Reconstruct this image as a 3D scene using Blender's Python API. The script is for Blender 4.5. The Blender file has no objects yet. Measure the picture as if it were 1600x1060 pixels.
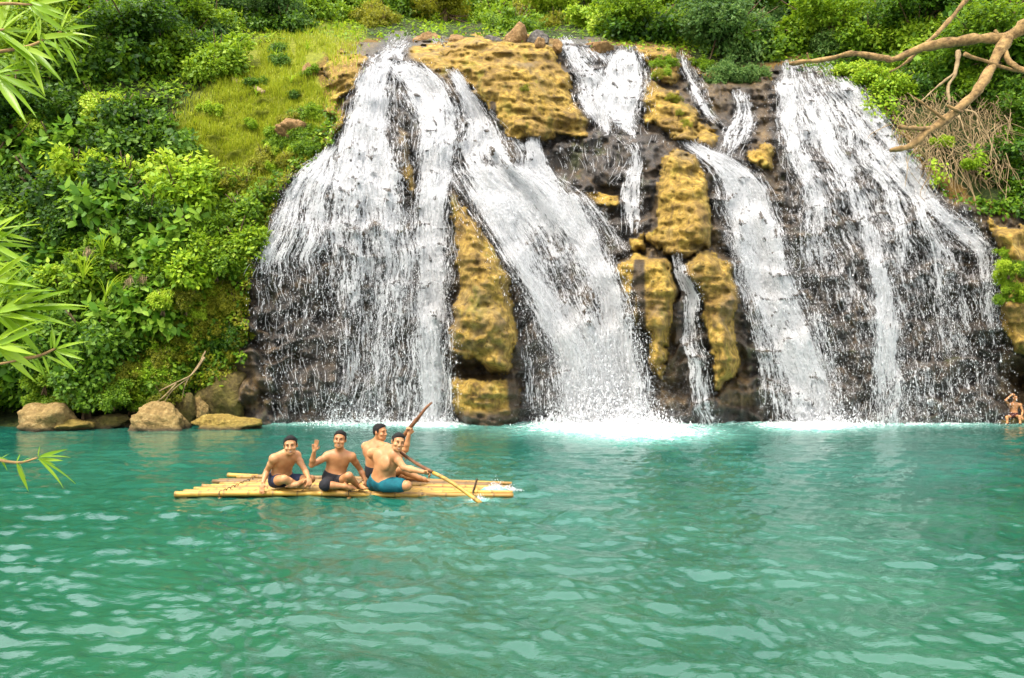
import bpy, math, random
import numpy as np
from mathutils import Vector

# ---------------------------------------------------------------- camera, sky, sun, exposure
scene = bpy.context.scene
R = math.radians
FPX, CXP, CYP = 1155.0, 800.0, 530.0
CAMZ = 1.83
PITCH = math.atan(44.0 / FPX)
cam_d = bpy.data.cameras.new('camera')
cam_d.sensor_width = 36.0
cam_d.lens = 36.0 * FPX / 1600.0
cam_d.clip_start = 0.05
cam_d.clip_end = 600.0
cam = bpy.data.objects.new('camera', cam_d)
scene.collection.objects.link(cam)
cam.location = (0, 0, CAMZ)
cam.rotation_euler = (math.pi / 2 + PITCH, 0, 0)
scene.camera = cam

SUN_EL, SUN_AZ = R(60), R(-140)            # azimuth clockwise from +Y: a high hazy sun, to the left and a little behind the camera
world = bpy.data.worlds.new('World')
scene.world = world
world.use_nodes = True
wn = world.node_tree.nodes
wl = world.node_tree.links
wn.clear()
w_out = wn.new('ShaderNodeOutputWorld')
w_bg = wn.new('ShaderNodeBackground')
w_sky = wn.new('ShaderNodeTexSky')
w_sky.sky_type = 'NISHITA'
w_sky.sun_disc = False
w_sky.sun_elevation = SUN_EL
w_sky.sun_rotation = SUN_AZ
w_sky.air_density = 1.0
w_sky.dust_density = 9.0
w_sky.ozone_density = 0.6
w_bg.inputs['Strength'].default_value = 0.15
w_mix = wn.new('ShaderNodeMix'); w_mix.data_type = 'RGBA'          # thin even cloud veils the blue
w_mix.inputs[0].default_value = 0.6
w_mix.inputs[7].default_value = (6.2, 6.35, 6.5, 1.0)
wl.new(w_sky.outputs[0], w_mix.inputs[6])
wl.new(w_mix.outputs[2], w_bg.inputs[0])
wl.new(w_bg.outputs[0], w_out.inputs[0])

sun_d = bpy.data.lights.new('sun', 'SUN')
sun_d.energy = 1.4
sun_d.angle = R(12)
sun_d.color = (1.0, 0.95, 0.86)
sun = bpy.data.objects.new('sun', sun_d)
scene.collection.objects.link(sun)
to_sun = Vector((math.sin(SUN_AZ) * math.cos(SUN_EL), math.cos(SUN_AZ) * math.cos(SUN_EL), math.sin(SUN_EL)))
sun.rotation_euler = to_sun.to_track_quat('Z', 'Y').to_euler()

scene.view_settings.view_transform = 'Standard'
scene.view_settings.look = 'None'
scene.view_settings.exposure = 1.76
scene.view_settings.gamma = 1.0
scene.view_settings.use_curve_mapping = False
scene.render.engine = 'CYCLES'
scene.cycles.use_denoising = True
scene.cycles.max_bounces = 5
scene.cycles.diffuse_bounces = 2
scene.cycles.glossy_bounces = 2
scene.cycles.transmission_bounces = 4
scene.cycles.transparent_max_bounces = 8
scene.cycles.caustics_reflective = False
scene.cycles.caustics_refractive = False

rng = np.random.default_rng(11)
random.seed(5)
COL = scene.collection

# ---------------------------------------------------------------- helpers
SP, CP = math.sin(PITCH), math.cos(PITCH)
def P(px, py, D):
    """world point seen at photo pixel (px,py) whose distance along +Y is D"""
    px = np.asarray(px, float); py = np.asarray(py, float); D = np.asarray(D, float)
    cx = (px - CXP) / FPX
    cy = (CYP - py) / FPX
    dy = CP - SP * cy
    dz = SP + CP * cy
    t = D / dy
    return np.stack(np.broadcast_arrays(cx * t, D + 0 * t, CAMZ + dz * t), -1)
def V(px, py, D): return P(px, py, D).reshape(3)
def DW(py, z=0.0):
    """distance at which height z is seen on photo row py"""
    cy = (CYP - py) / FPX
    return (z - CAMZ) * (CP - SP * cy) / (SP + CP * cy)

def lin(r, g, b, k=0.64):
    f = lambda c: ((c / 255 + 0.055) / 1.055) ** 2.4 if c > 10 else c / 255 / 12.92
    return (f(r) * k, f(g) * k, f(b) * k, 1.0)

def mesh_from(name, verts, faces, smooth=True):
    """verts (N,3), faces (M,k) arrays (or a list of such arrays)"""
    me = bpy.data.meshes.new(name)
    if not isinstance(faces, (list, tuple)): faces = [faces]
    faces = [np.asarray(f, np.int32) for f in faces if len(f)]
    verts = np.asarray(verts, np.float32)
    nl = sum(f.size for f in faces); nf = sum(len(f) for f in faces)
    me.vertices.add(len(verts)); me.vertices.foreach_set('co', verts.ravel())
    me.loops.add(nl); me.polygons.add(nf)
    me.loops.foreach_set('vertex_index', np.concatenate([f.ravel() for f in faces]))
    st = []; tot = 0
    for f in faces:
        st.append(tot + np.arange(len(f)) * f.shape[1]); tot += f.size
    me.polygons.foreach_set('loop_start', np.concatenate(st).astype(np.int32))
    me.update(calc_edges=True)
    if smooth: me.polygons.foreach_set('use_smooth', np.ones(nf, bool))
    me.validate()
    return me

def attr(me, name, data, typ='FLOAT'):
    a = me.attributes.new(name, typ, 'POINT')
    a.data.foreach_set('value' if typ == 'FLOAT' else 'vector', np.asarray(data, np.float32).ravel())

def link(name, me, mat=None, parent=None, loc=None):
    o = bpy.data.objects.new(name, me)
    COL.objects.link(o)
    if mat is not None and me is not None and not me.materials: me.materials.append(mat)
    if parent is not None: o.parent = parent
    if loc is not None: o.location = [float(c) for c in loc]
    return o

def tag(o, label=None, cat=None, group=None, kind=None):
    if label: o['label'] = label
    if cat: o['category'] = cat
    if group: o['group'] = group
    if kind: o['kind'] = kind
    return o
def empty(name, loc): return link(name, None, loc=loc)

# noise ------------------------------------------------------------
def _h(ix, iy, iz, s):
    n = (ix.astype(np.int64) * 73856093) ^ (iy.astype(np.int64) * 19349663) ^ (iz.astype(np.int64) * 83492791) ^ (s * 2654435761)
    n &= 0xffffffff
    n = ((n ^ (n >> 15)) * 2246822519) & 0xffffffff
    n = ((n ^ (n >> 13)) * 3266489917) & 0xffffffff
    return ((n ^ (n >> 16)) & 0xffffff) / float(0xffffff)
def vnoise(p, seed=0):
    p = np.asarray(p, float)
    i = np.floor(p); f = p - i
    u = f * f * f * (f * (f * 6 - 15) + 10)
    ix, iy, iz = i[..., 0], i[..., 1], i[..., 2]
    r = 0
    for dx in (0, 1):
        wx = u[..., 0] if dx else 1 - u[..., 0]
        for dy in (0, 1):
            wy = u[..., 1] if dy else 1 - u[..., 1]
            for dz in (0, 1):
                wz = u[..., 2] if dz else 1 - u[..., 2]
                r = r + wx * wy * wz * _h(ix + dx, iy + dy, iz + dz, seed)
    return r * 2 - 1
def fbm(p, oct=4, seed=0, gain=0.5, lac=2.03):
    a, s, r = 1.0, 1.0, 0
    for k in range(oct):
        r = r + a * vnoise(np.asarray(p) * s + k * 17.3, seed + k)
        a *= gain; s *= lac
    return r
def ridged(p, oct=4, seed=0):
    a, s, r = 1.0, 1.0, 0
    for k in range(oct):
        r = r + a * (1 - 2 * np.abs(vnoise(np.asarray(p) * s + k * 9.1, seed + k)))
        a *= 0.5; s *= 2.1
    return r
def worley(p, seed=0):
    """F1 distance, p (...,2)"""
    i = np.floor(p); best = np.full(p.shape[:-1], 9.0)
    for dx in (-1, 0, 1):
        for dy in (-1, 0, 1):
            cx, cy = i[..., 0] + dx, i[..., 1] + dy
            qx = cx + _h(cx, cy, cx * 0, seed); qy = cy + _h(cx, cy, cx * 0, seed + 7)
            best = np.minimum(best, np.hypot(p[..., 0] - qx, p[..., 1] - qy))
    return best
def sstep(a, b, x):
    t = np.clip((x - a) / (b - a), 0, 1)
    return t * t * (3 - 2 * t)
def poly_sd(px, py, poly):
    """signed distance, positive inside"""
    poly = np.asarray(poly, float)
    d = np.full(px.shape, 1e9); ins = np.zeros(px.shape, bool)
    n = len(poly)
    for k in range(n):
        ax, ay = poly[k]; bx, by = poly[(k + 1) % n]
        ex, ey = bx - ax, by - ay
        t = np.clip(((px - ax) * ex + (py - ay) * ey) / (ex * ex + ey * ey + 1e-9), 0, 1)
        d = np.minimum(d, np.hypot(px - ax - t * ex, py - ay - t * ey))
        c = ((ay > py) != (by > py)) & (px < (bx - ax) * (py - ay) / (by - ay + 1e-12) + ax)
        ins ^= c
    return np.where(ins, d, -d)
def spline(pts, n):
    """Catmull-Rom through pts (k,m) -> (n,m)"""
    pts = np.asarray(pts, float)
    if len(pts) < 3:
        t = np.linspace(0, 1, n)[:, None]; return pts[0] * (1 - t) + pts[-1] * t
    e = np.vstack([2 * pts[0] - pts[1], pts, 2 * pts[-1] - pts[-2]])
    u = np.linspace(0, len(pts) - 1 - 1e-9, n); i = u.astype(int); t = (u - i)[:, None]
    a, b, c, d = e[i], e[i + 1], e[i + 2], e[i + 3]
    return 0.5 * (2 * b + (c - a) * t + (2 * a - 5 * b + 4 * c - d) * t ** 2 + (3 * b - a - 3 * c + d) * t ** 3)
def tube(path, rad, sides=8, lump=0.0, seed=0):
    """tapered capped tube -> verts, [faces]"""
    path = np.asarray(path, float); n = len(path)
    rad = np.broadcast_to(np.asarray(rad, float), (n,))
    tan = np.gradient(path, axis=0); tan /= np.linalg.norm(tan, axis=1)[:, None] + 1e-9
    ref = np.array([0, 0, 1.0]) if abs(tan[0, 2]) < 0.8 else np.array([1.0, 0, 0])
    a = np.cross(tan, ref); a /= np.linalg.norm(a, axis=1)[:, None] + 1e-9
    b = np.cross(tan, a)
    th = np.arange(sides) * 2 * np.pi / sides
    v = path[:, None] + rad[:, None, None] * (np.cos(th)[None, :, None] * a[:, None] + np.sin(th)[None, :, None] * b[:, None])
    if lump:
        nz = fbm(v * 9.0, 3, seed)[..., None]
        v = path[:, None] + (v - path[:, None]) * (1 + lump * nz)
    v = np.vstack([v.reshape(-1, 3), path[:1], path[-1:]])
    i = np.arange(n - 1)[:, None] * sides; j = np.arange(sides)[None]; j2 = (j + 1) % sides
    q = np.stack(np.broadcast_arrays(i + j, i + j2, i + sides + j2, i + sides + j), -1).reshape(-1, 4)
    c0 = n * sides; jj = np.arange(sides); jn = (jj + 1) % sides
    t1 = np.stack([jn, jj, np.full(sides, c0)], -1)
    t2 = np.stack([(n - 1) * sides + jj, (n - 1) * sides + jn, np.full(sides, c0 + 1)], -1)
    return v, [q, np.vstack([t1, t2])]
class MB:
    """collects pieces that belong to one part"""
    def __init__(s): s.v = []; s.f = {}; s.n = 0
    def add(s, v, fs):
        if not isinstance(fs, (list, tuple)): fs = [fs]
        for f in fs:
            f = np.asarray(f)
            if len(f): s.f.setdefault(f.shape[1], []).append(f + s.n)
        s.v.append(np.asarray(v, float)); s.n += len(v)
    def mesh(s, name, smooth=True):
        return mesh_from(name, np.vstack(s.v), [np.vstack(x) for x in s.f.values()], smooth)

# material helpers ---------------------------------------------------
class NT:
    def __init__(s, name):
        s.m = bpy.data.materials.new(name); s.m.use_nodes = True
        s.n = s.m.node_tree.nodes; s.l = s.m.node_tree.links; s.n.clear()
        s.out = s.n.new('ShaderNodeOutputMaterial')
    def new(s, t, **k):
        x = s.n.new(t)
        for a, b in k.items(): setattr(x, a, b)
        return x
    def put(s, sock, v):
        if hasattr(v, 'is_output'): s.l.new(v, sock)
        elif v is not None: sock.default_value = v
    def noise(s, scale, detail=4, rough=0.55, vec=None, dist=0.0):
        x = s.new('ShaderNodeTexNoise'); x.inputs['Scale'].default_value = scale
        x.inputs['Detail'].default_value = detail; x.inputs['Roughness'].default_value = rough
        x.inputs['Distortion'].default_value = dist
        if vec is not None: s.l.new(vec, x.inputs['Vector'])
        return x.outputs['Fac']
    def voronoi(s, scale, vec=None, feature='F1'):
        x = s.new('ShaderNodeTexVoronoi', feature=feature); x.inputs['Scale'].default_value = scale
        if vec is not None: s.l.new(vec, x.inputs['Vector'])
        return x.outputs['Distance']
    def coord(s, which='Object'): return s.new('ShaderNodeTexCoord').outputs[which]
    def mapping(s, vec, scale=(1, 1, 1)):
        x = s.new('ShaderNodeMapping'); s.l.new(vec, x.inputs[0]); x.inputs['Scale'].default_value = scale
        return x.outputs[0]
    def math(s, op, a, b=None, clamp=False):
        x = s.new('ShaderNodeMath', operation=op, use_clamp=clamp); s.put(x.inputs[0], a)
        if b is not None: s.put(x.inputs[1], b)
        return x.outputs[0]
    def ramp(s, fac, *stops):
        x = s.new('ShaderNodeValToRGB'); s.put(x.inputs[0], fac); e = x.color_ramp.elements
        while len(e) < len(stops): e.new(0.5)
        for k, (p, c) in enumerate(stops):
            e[k].position = p; e[k].color = c if len(c) == 4 else (*c, 1)
        return x.outputs[0]
    def rng(s, v, a, b, c=0.0, d=1.0):
        x = s.new('ShaderNodeMapRange'); s.put(x.inputs[0], v)
        for k, q in enumerate((a, b, c, d)): x.inputs[k + 1].default_value = q
        return x.outputs[0]
    def mix(s, fac, a, b):
        x = s.new('ShaderNodeMix', data_type='RGBA'); s.put(x.inputs[0], fac)
        s.put(x.inputs[6], a); s.put(x.inputs[7], b); return x.outputs[2]
    def attr(s, name, out='Fac'):
        return s.new('ShaderNodeAttribute', attribute_name=name).outputs[out]
    def bump(s, h, strength=0.5, dist=0.05):
        x = s.new('ShaderNodeBump'); x.inputs['Strength'].default_value = strength
        x.inputs['Distance'].default_value = dist; s.put(x.inputs['Height'], h); return x.outputs[0]
    def bsdf(s, col, rough=0.6, spec=0.5, normal=None, **k):
        x = s.new('ShaderNodeBsdfPrincipled'); s.put(x.inputs['Base Color'], col); s.put(x.inputs['Roughness'], rough)
        s.put(x.inputs['Specular IOR Level'], spec)
        if normal is not None: s.l.new(normal, x.inputs['Normal'])
        for a, b in k.items(): s.put(x.inputs[a], b)
        return x.outputs[0]
    def done(s, sh):
        s.l.new(sh, s.out.inputs['Surface']); return s.m
# ---------------------------------------------------------------- materials of rock and ground
def mat_ochre():
    t = NT('ochre_travertine'); c = t.coord()
    n1 = t.noise(0.7, 5, 0.6, c); n2 = t.noise(4.5, 6, 0.65, c); n3 = t.noise(22, 5, 0.7, c)
    col = t.ramp(n2, (0.28, lin(84, 64, 26)), (0.42, lin(152, 122, 46)), (0.56, lin(194, 160, 66)), (0.74, lin(220, 196, 118)))
    brown = t.ramp(n3, (0.32, lin(66, 48, 26)), (0.62, lin(140, 108, 56)))
    col = t.mix(t.rng(n1, 0.40, 0.66, 0.0, 0.65), col, brown)
    grey = t.mix(n3, lin(96, 84, 66), lin(150, 134, 106))
    col = t.mix(t.rng(t.noise(0.9, 4, 0.6, t.mapping(c, (1, 1, 0.5))), 0.56, 0.72, 0, 0.7), col, grey)
    moss = t.mix(n2, lin(84, 92, 20), lin(150, 146, 36))
    col = t.mix(t.rng(t.noise(1.3, 5, 0.65, t.mapping(c, (1, 1, .6))), 0.57, 0.70, 0, 0.75), col, moss)
    pit = t.math('MULTIPLY', t.rng(t.voronoi(5.5, c), 0.05, 0.22, 1, 0), t.rng(t.noise(2.0, 2, .5, c), .45, .55))
    col = t.mix(t.math('MULTIPLY', pit, 0.65), col, lin(58, 42, 22))
    stain = t.rng(t.noise(1.0, 5, .65, t.mapping(c, (3.2, 3.2, .45))), .52, .68, 0, .65)
    col = t.mix(stain, col, t.mix(n3, lin(58, 44, 24), lin(104, 80, 42)))
    wet = t.attr('wet')
    wetc = t.mix(n3, lin(46, 38, 28), lin(96, 78, 50))
    wf = t.rng(t.math('ADD', wet, t.math('MULTIPLY', t.math('SUBTRACT', n2, 0.5), 0.9)), 0.35, 0.72)
    col = t.mix(wf, col, wetc)
    h = t.math('ADD', t.math('MULTIPLY', n2, 0.7), t.math('MULTIPLY', n3, 0.35))
    h = t.math('SUBTRACT', h, t.math('MULTIPLY', pit, 0.35))
    return t.done(t.bsdf(col, t.mix(wf, (0.85,) * 3 + (1,), (0.35,) * 3 + (1,)), 0.35, t.bump(h, 1.0, 0.14)))
def mat_wet():
    t = NT('wet_dark_rock'); c = t.coord()
    cs = t.mapping(c, (1.0, 1.0, 0.3))
    n1 = t.noise(0.8, 5, 0.6, c); n2 = t.noise(5, 6, 0.7, cs); n3 = t.noise(24, 4, 0.7, c)
    col = t.ramp(n2, (0.3, lin(26, 23, 20)), (0.5, lin(58, 51, 43)), (0.70, lin(104, 92, 76)))
    col = t.mix(t.rng(t.noise(2.2, 5, .7, c), 0.54, 0.66, 0, 0.6), col, t.mix(n2, lin(84, 64, 34), lin(140, 108, 56)))
    col = t.mix(t.rng(n1, 0.56, 0.70, 0, 0.6), col, t.mix(n3, lin(70, 54, 32), lin(112, 86, 48)))
    col = t.mix(t.rng(t.noise(1.1, 5, 0.7, t.mapping(c, (1.3, 1, 0.35))), 0.57, 0.68, 0, 0.75), col, t.mix(n3, lin(44, 52, 20), lin(92, 98, 36)))
    wet = t.attr('wet')                                   # rock that the water does not reach stays ochre brown
    dry = t.ramp(t.noise(3.2, 6, .68, c), (0.3, lin(46, 36, 22)), (0.48, lin(92, 72, 40)), (0.66, lin(142, 114, 62)))
    df = t.rng(t.math('ADD', wet, t.math('MULTIPLY', t.math('SUBTRACT', n1, 0.5), 1.1)), 0.06, 0.44, 1.0, 0.0)
    col = t.mix(t.math('MULTIPLY', df, .78), col, dry)
    h = t.math('ADD', n2, t.math('MULTIPLY', n3, 0.35))
    return t.done(t.bsdf(col, t.rng(n3, 0.3, 0.7, 0.22, 0.5), 0.55, t.bump(h, 0.9, 0.13)))
def mat_soil():
    t = NT('mossy_soil'); c = t.coord()
    n1 = t.noise(0.8, 5, 0.6, c); n2 = t.noise(6, 6, 0.7, c)
    col = t.ramp(n2, (0.3, lin(22, 30, 10)), (0.5, lin(46, 60, 18)), (0.7, lin(84, 92, 30)))
    col = t.mix(t.rng(n1, 0.56, 0.72, 0, .7), col, t.ramp(n2, (0.3, lin(50, 40, 24)), (0.65, lin(104, 84, 50))))
    g = t.attr('grass')
    col = t.mix(t.math('MULTIPLY', g, 0.85), col, t.ramp(n2, (0.3, lin(96, 104, 22)), (0.6, lin(150, 156, 40)), (0.8, lin(170, 160, 80))))
    o = t.attr('edge')
    col = t.mix(t.rng(t.math('ADD', o, t.math('MULTIPLY', t.math('SUBTRACT', n1, .5), 1.2)), .4, .8, 0, 0.9), col,
                t.ramp(n2, (0.3, lin(78, 58, 28)), (0.65, lin(146, 114, 56))))
    return t.done(t.bsdf(col, 0.9, 0.2, t.bump(n2, 0.8, 0.12)))
def mat_boulder(name, a, b, moss=0.3):
    t = NT(name); c = t.coord()
    n1 = t.noise(1.6, 5, 0.6, c); n2 = t.noise(8, 6, 0.7, c)
    col = t.ramp(n2, (0.3, tuple(x * 0.45 for x in a[:3])), (0.5, a), (0.72, b))
    col = t.mix(t.rng(n1, 0.45, 0.68, 0, moss), col, t.mix(n2, lin(70, 74, 24), lin(146, 134, 44)))
    geo = t.new('ShaderNodeNewGeometry'); sx = t.new('ShaderNodeSeparateXYZ'); t.l.new(geo.outputs['Position'], sx.inputs[0])
    band = t.rng(t.math('ADD', sx.outputs[2], t.math('MULTIPLY', n1, 0.12)), 0.10, 0.22, 0.85, 0.0)   # wet tide line
    col = t.mix(band, col, lin(54, 46, 30))
    return t.done(t.bsdf(col, 0.75, 0.35, t.bump(t.math('ADD', n2, n1), 1.0, 0.14)))
M_OCHRE, M_WET, M_SOIL = mat_ochre(), mat_wet(), mat_soil()
M_BOULDER = [mat_boulder('tan_boulder', lin(166, 136, 78), lin(208, 182, 122)), mat_boulder('yellow_boulder', lin(166, 138, 58), lin(204, 180, 96), 0.45),
             mat_boulder('mossy_boulder', lin(112, 96, 48), lin(150, 134, 66), 0.8), mat_boulder('grey_boulder', lin(104, 98, 92), lin(150, 144, 134), 0.15),
             mat_boulder('orange_boulder', lin(158, 120, 68), lin(196, 160, 106), 0.1)]

# ---------------------------------------------------------------- the terrain: distance of the ground seen along each photo ray
COLS = {
 -420: [(712, 20.5), (640, 21.2), (560, 22.2), (400, 24), (200, 27), (60, 30), (-60, 34), (-320, 42)],
 0:    [(712, 22.0), (640, 22.3), (560, 22.8), (400, 24), (200, 27), (60, 30), (-60, 34), (-320, 42)],
 200:  [(712, 22.6), (660, 22.7), (600, 22.9), (500, 23.5), (400, 24.2), (300, 25), (200, 26.5), (100, 29), (50, 32), (0, 36), (-100, 40), (-320, 46)],
 400:  [(712, 23.8), (600, 23.9), (500, 24), (400, 24.6), (300, 25.6), (200, 27.2), (120, 29), (70, 31.5), (40, 35), (0, 38), (-100, 42), (-320, 48)],
 480:  [(712, 24.1), (640, 24), (400, 24.3), (300, 25.2), (200, 27), (100, 29.5), (60, 32), (40, 36), (0, 40), (-320, 50)],
 580:  [(712, 24.2), (560, 24.1), (420, 24.3), (300, 25.2), (200, 26.4), (130, 27.6), (95, 29), (75, 31), (58, 34), (40, 38), (0, 42), (-320, 52)],
 690:  [(712, 24.2), (500, 24.2), (300, 25.6), (200, 27), (110, 29), (70, 31.5), (52, 34), (35, 40), (0, 43), (-320, 52)],
 750:  [(712, 23.9), (580, 23.8), (400, 24.6), (300, 25.8), (220, 27.2), (120, 29.3), (60, 31), (48, 35), (35, 40), (0, 43), (-320, 52)],
 900:  [(712, 24), (600, 24.1), (500, 24.6), (400, 25.6), (300, 26.8), (225, 27.8), (205, 28.6), (120, 30), (65, 31.2), (50, 36), (0, 42), (-320, 50)],
 1000: [(712, 24), (560, 24.2), (420, 24.8), (390, 25.6), (300, 26.6), (225, 27.2), (205, 28.4), (120, 30), (75, 31.2), (60, 34), (30, 37), (0, 40), (-320, 48)],
 1100: [(712, 24), (560, 24), (420, 24.6), (300, 26), (240, 26.8), (200, 28.2), (130, 30), (90, 31.5), (60, 33.5), (0, 38), (-320, 46)],
 1200: [(712, 24), (500, 24.6), (400, 25.4), (260, 26.6), (220, 27.5), (140, 29.5), (110, 30.8), (80, 33), (0, 37), (-320, 45)],
 1350: [(712, 24), (550, 24.2), (400, 24.7), (300, 25.6), (200, 27.2), (130, 28.8), (90, 31), (0, 35), (-320, 42)],
 1500: [(712, 24), (400, 24.3), (350, 24.6), (300, 25.3), (200, 26.6), (100, 28.5), (0, 31), (-320, 38)],
 1600: [(712, 23.8), (400, 23.8), (300, 24.5), (200, 25.5), (100, 27), (0, 29), (-320, 36)],
 2020: [(712, 22), (400, 22.5), (200, 24), (0, 26), (-320, 33)],
}
PXS = np.unique(np.concatenate([np.arange(-420, -20, 14), np.arange(-20, 1621, 2.6), np.arange(1632, 2021, 14)]))
PYS = np.unique(np.concatenate([np.arange(-136, 30, 8), np.arange(30, 713, 2.6)]))
GX, GY = np.meshgrid(PXS, PYS)
ck = sorted(COLS)
prof = np.stack([np.interp(PYS, [a for a, _ in COLS[k]][::-1], [b for _, b in COLS[k]][::-1]) for k in ck], 1)
ci = np.clip(np.searchsorted(ck, PXS) - 1, 0, len(ck) - 2)
ct = (PXS - np.array(ck)[ci]) / (np.array(ck)[ci + 1] - np.array(ck)[ci]); ct = ct * ct * (3 - 2 * ct)
DB = prof[:, ci] * (1 - ct) + prof[:, ci + 1] * ct
def blur(a, n, it=2):
    for _ in range(it):
        for ax in (0, 1):
            pad = [(0, 0), (0, 0)]; pad[ax] = (n + 1, n)
            c = np.cumsum(np.pad(a, pad, mode='edge'), axis=ax)
            a = (c[2 * n + 1:] - c[:-2 * n - 1]) / (2 * n + 1) if ax == 0 else (c[:, 2 * n + 1:] - c[:, :-2 * n - 1]) / (2 * n + 1)
    return a
DB = blur(DB, 3)
B0 = P(GX, GY, DB)

# dry travertine outcrops: outline in the photo, how far they stand out, rounding width
OUT = [
 ('dry tan rock shoulder at the upper left lip of the falls', .5, 24, [(500,103),(528,80),(556,78),(584,100),(570,116),(553,134),(536,152),(530,172),(531,210),(520,215),(512,170),(504,158),(511,143),(506,118)]),
 ('sloping tan rock rib between the left fan and the second stream', .5, 14, [(629,91),(650,70),(692,66),(712,115),(724,150),(726,176),(706,152),(682,128),(650,112)]),
 ('big pitted ochre rock mass in the centre between the upper cascades', .8, 40, [(690,66),(745,52),(795,56),(825,52),(868,66),(877,90),(894,122),(890,155),(925,190),(921,208),(853,221),(795,217),(768,187),(724,132),(694,110)]),
 ('ochre rock wedge with moss to the right of the top cascade', .6, 18, [(998,132),(1017,126),(1059,150),(1090,183),(1089,226),(1056,213),(1007,189)]),
 ('plain grey-brown slab below the narrow upper trickle', .35, 14, [(1090,183),(1127,207),(1117,238),(1089,226)]),
 ('small ochre rock beside the upper right shrubs', .5, 16, [(992,71),(1056,74),(1059,118),(1030,126),(1010,118)]),
 ('tall ochre travertine column right of centre', .9, 26, [(1033,245),(1058,233),(1082,240),(1108,292),(1117,350),(1110,388),(1076,408),(1046,401),(1011,379),(1026,343),(1034,300)]),
 ('small ochre knob between the centre streams', .5, 12, [(976,372),(1008,372),(1013,394),(990,402)]),
 ('lower ochre buttress with a dark water streak', .9, 24, [(962,414),(998,401),(1042,403),(1056,442),(1053,496),(1040,544),(1049,557),(1036,600),(1018,566),(1008,530),(976,496),(963,442)]),
 ('lower ochre buttress with round pits right of the thin fall', 1.0, 26, [(1064,432),(1086,402),(1120,391),(1144,415),(1156,455),(1157,523),(1151,566),(1128,606),(1119,612),(1110,552),(1097,476),(1092,452)]),
 ('large overhanging ochre rock face between the left fan and the centre chute', 1.1, 34, [(700,290),(738,340),(765,384),(800,427),(807,478),(803,530),(786,578),(754,571),(708,547),(706,520),(712,478),(706,400)]),
 ('ochre rock foot under the overhang at the waterline', .5, 18, [(712,588),(800,584),(808,640),(795,690),(728,690),(708,632)]),
 ('narrow mossy ochre rib splitting the left fan', .5, 9, [(613,200),(630,206),(645,270),(648,316),(630,290),(617,250)]),
 ('small brown rock knob inside the centre chute', .6, 14, [(897,450),(914,444),(928,454),(932,478),(921,520),(908,490)]),
 ('small yellow rock block beside the right chute', .6, 10, [(1168,246),(1193,220),(1208,227),(1200,264),(1180,262)]),
 ('mossy yellow rock wall at the right edge', .7, 24, [(1540,338),(1604,352),(1604,560),(1578,548),(1563,470),(1560,404)]),
 ('brown rock hump below the second stream', .5, 16, [(762,222),(790,218),(812,242),(818,268),(790,262),(768,245)]),
 ('brown rock step beneath the top cascade', .4, 16, [(850,290),(882,300),(930,300),(968,306),(965,330),(905,322),(870,318)]),
]
warp = fbm(B0 * 1.1, 5, 31, .6)
wx = GX + 9 * warp; wy = GY + 9 * fbm(B0 * 1.1 + 40, 5, 37, .6)
OWN = np.full(GX.shape, -1, int); bul = np.zeros(GX.shape); crev = np.zeros(GX.shape); sdmax = np.full(GX.shape, -99.0)
for k, (lb, h, w, pl) in enumerate(OUT):
    sd = poly_sd(wx, wy, pl)
    q = np.clip(sd / (w * 1.3), 0, 1)
    bul = np.maximum(bul, 1.45 * h * np.sqrt(1 - (1 - q) ** 2))
    crev = np.maximum(crev, np.exp(-((sd + 4) / 5.0) ** 2) * min(h, .8))
    OWN[sd > 0] = k; sdmax = np.maximum(sdmax, sd)
CLIFF_POLY = [(590,60),(540,74),(520,82),(500,105),(512,150),(524,200),(478,250),(432,282),(392,390),(380,450),(376,560),(345,630),(330,720),(1760,740),(1760,330),(1604,335),(1540,330),(1480,300),(1430,250),(1392,190),(1335,128),(1228,92),(1200,120),(1090,120),(1060,72),(990,70),(900,58),(868,66),(780,62),(690,58),(660,50),(620,50)]
csd = poly_sd(wx, wy, CLIFF_POLY)
incliff = (csd > 0) | (OWN >= 0)
edge_att = sstep(-26, 0, csd) * (GY > 60)
xz = np.stack([B0[..., 0], B0[..., 2]], -1)
och = sstep(-2, 10, sdmax)
# relief
blk = worley(xz * [1.5, 1.0] + 0.3 * fbm(B0 * 1.1, 2, 12)[..., None], 14)
wet_rel = 0.24 * fbm(B0 * [1.5, 1, 0.6], 4, 3) + 0.15 * ridged(B0 * [2.0, 1, 1.1], 3, 5) + 0.20 * (0.5 - blk) + 0.10 * fbm(B0 * 4.5, 3, 8) + 0.12 * np.clip(ridged(B0 * [0.6, 0.6, 1.5], 3, 57), -.6, 1.2)
lump = np.clip(1 - worley(xz * 1.7 + 0.35 * fbm(B0 * 1.3, 2, 9)[..., None], 4), 0, 1)
lump2 = np.clip(1 - worley(xz * 4.6, 6), 0, 1)
strata = np.clip(ridged(B0 * [0.5, 0.5, 1.7], 3, 55), -0.5, 1.5)
och_rel = 0.24 * fbm(B0 * 0.9, 4, 13) + 0.17 * (lump - .5) + 0.07 * (lump2 - .5) + 0.16 * strata + 0.10 * fbm(B0 * 4, 4, 18) - 0.10 * np.clip(ridged(B0 * [0.8, .8, 1.1] + 5, 2, 77) - .55, 0, 1)
soil_rel = 0.5 * fbm(B0 * 0.45, 3, 21) + 0.15 * fbm(B0 * 1.8, 3, 22)
rel = np.where(incliff, wet_rel * (1 - och) + och_rel * och, soil_rel * sstep(0, -40, csd) + wet_rel * 0.5 * sstep(-40, 0, csd))
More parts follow.
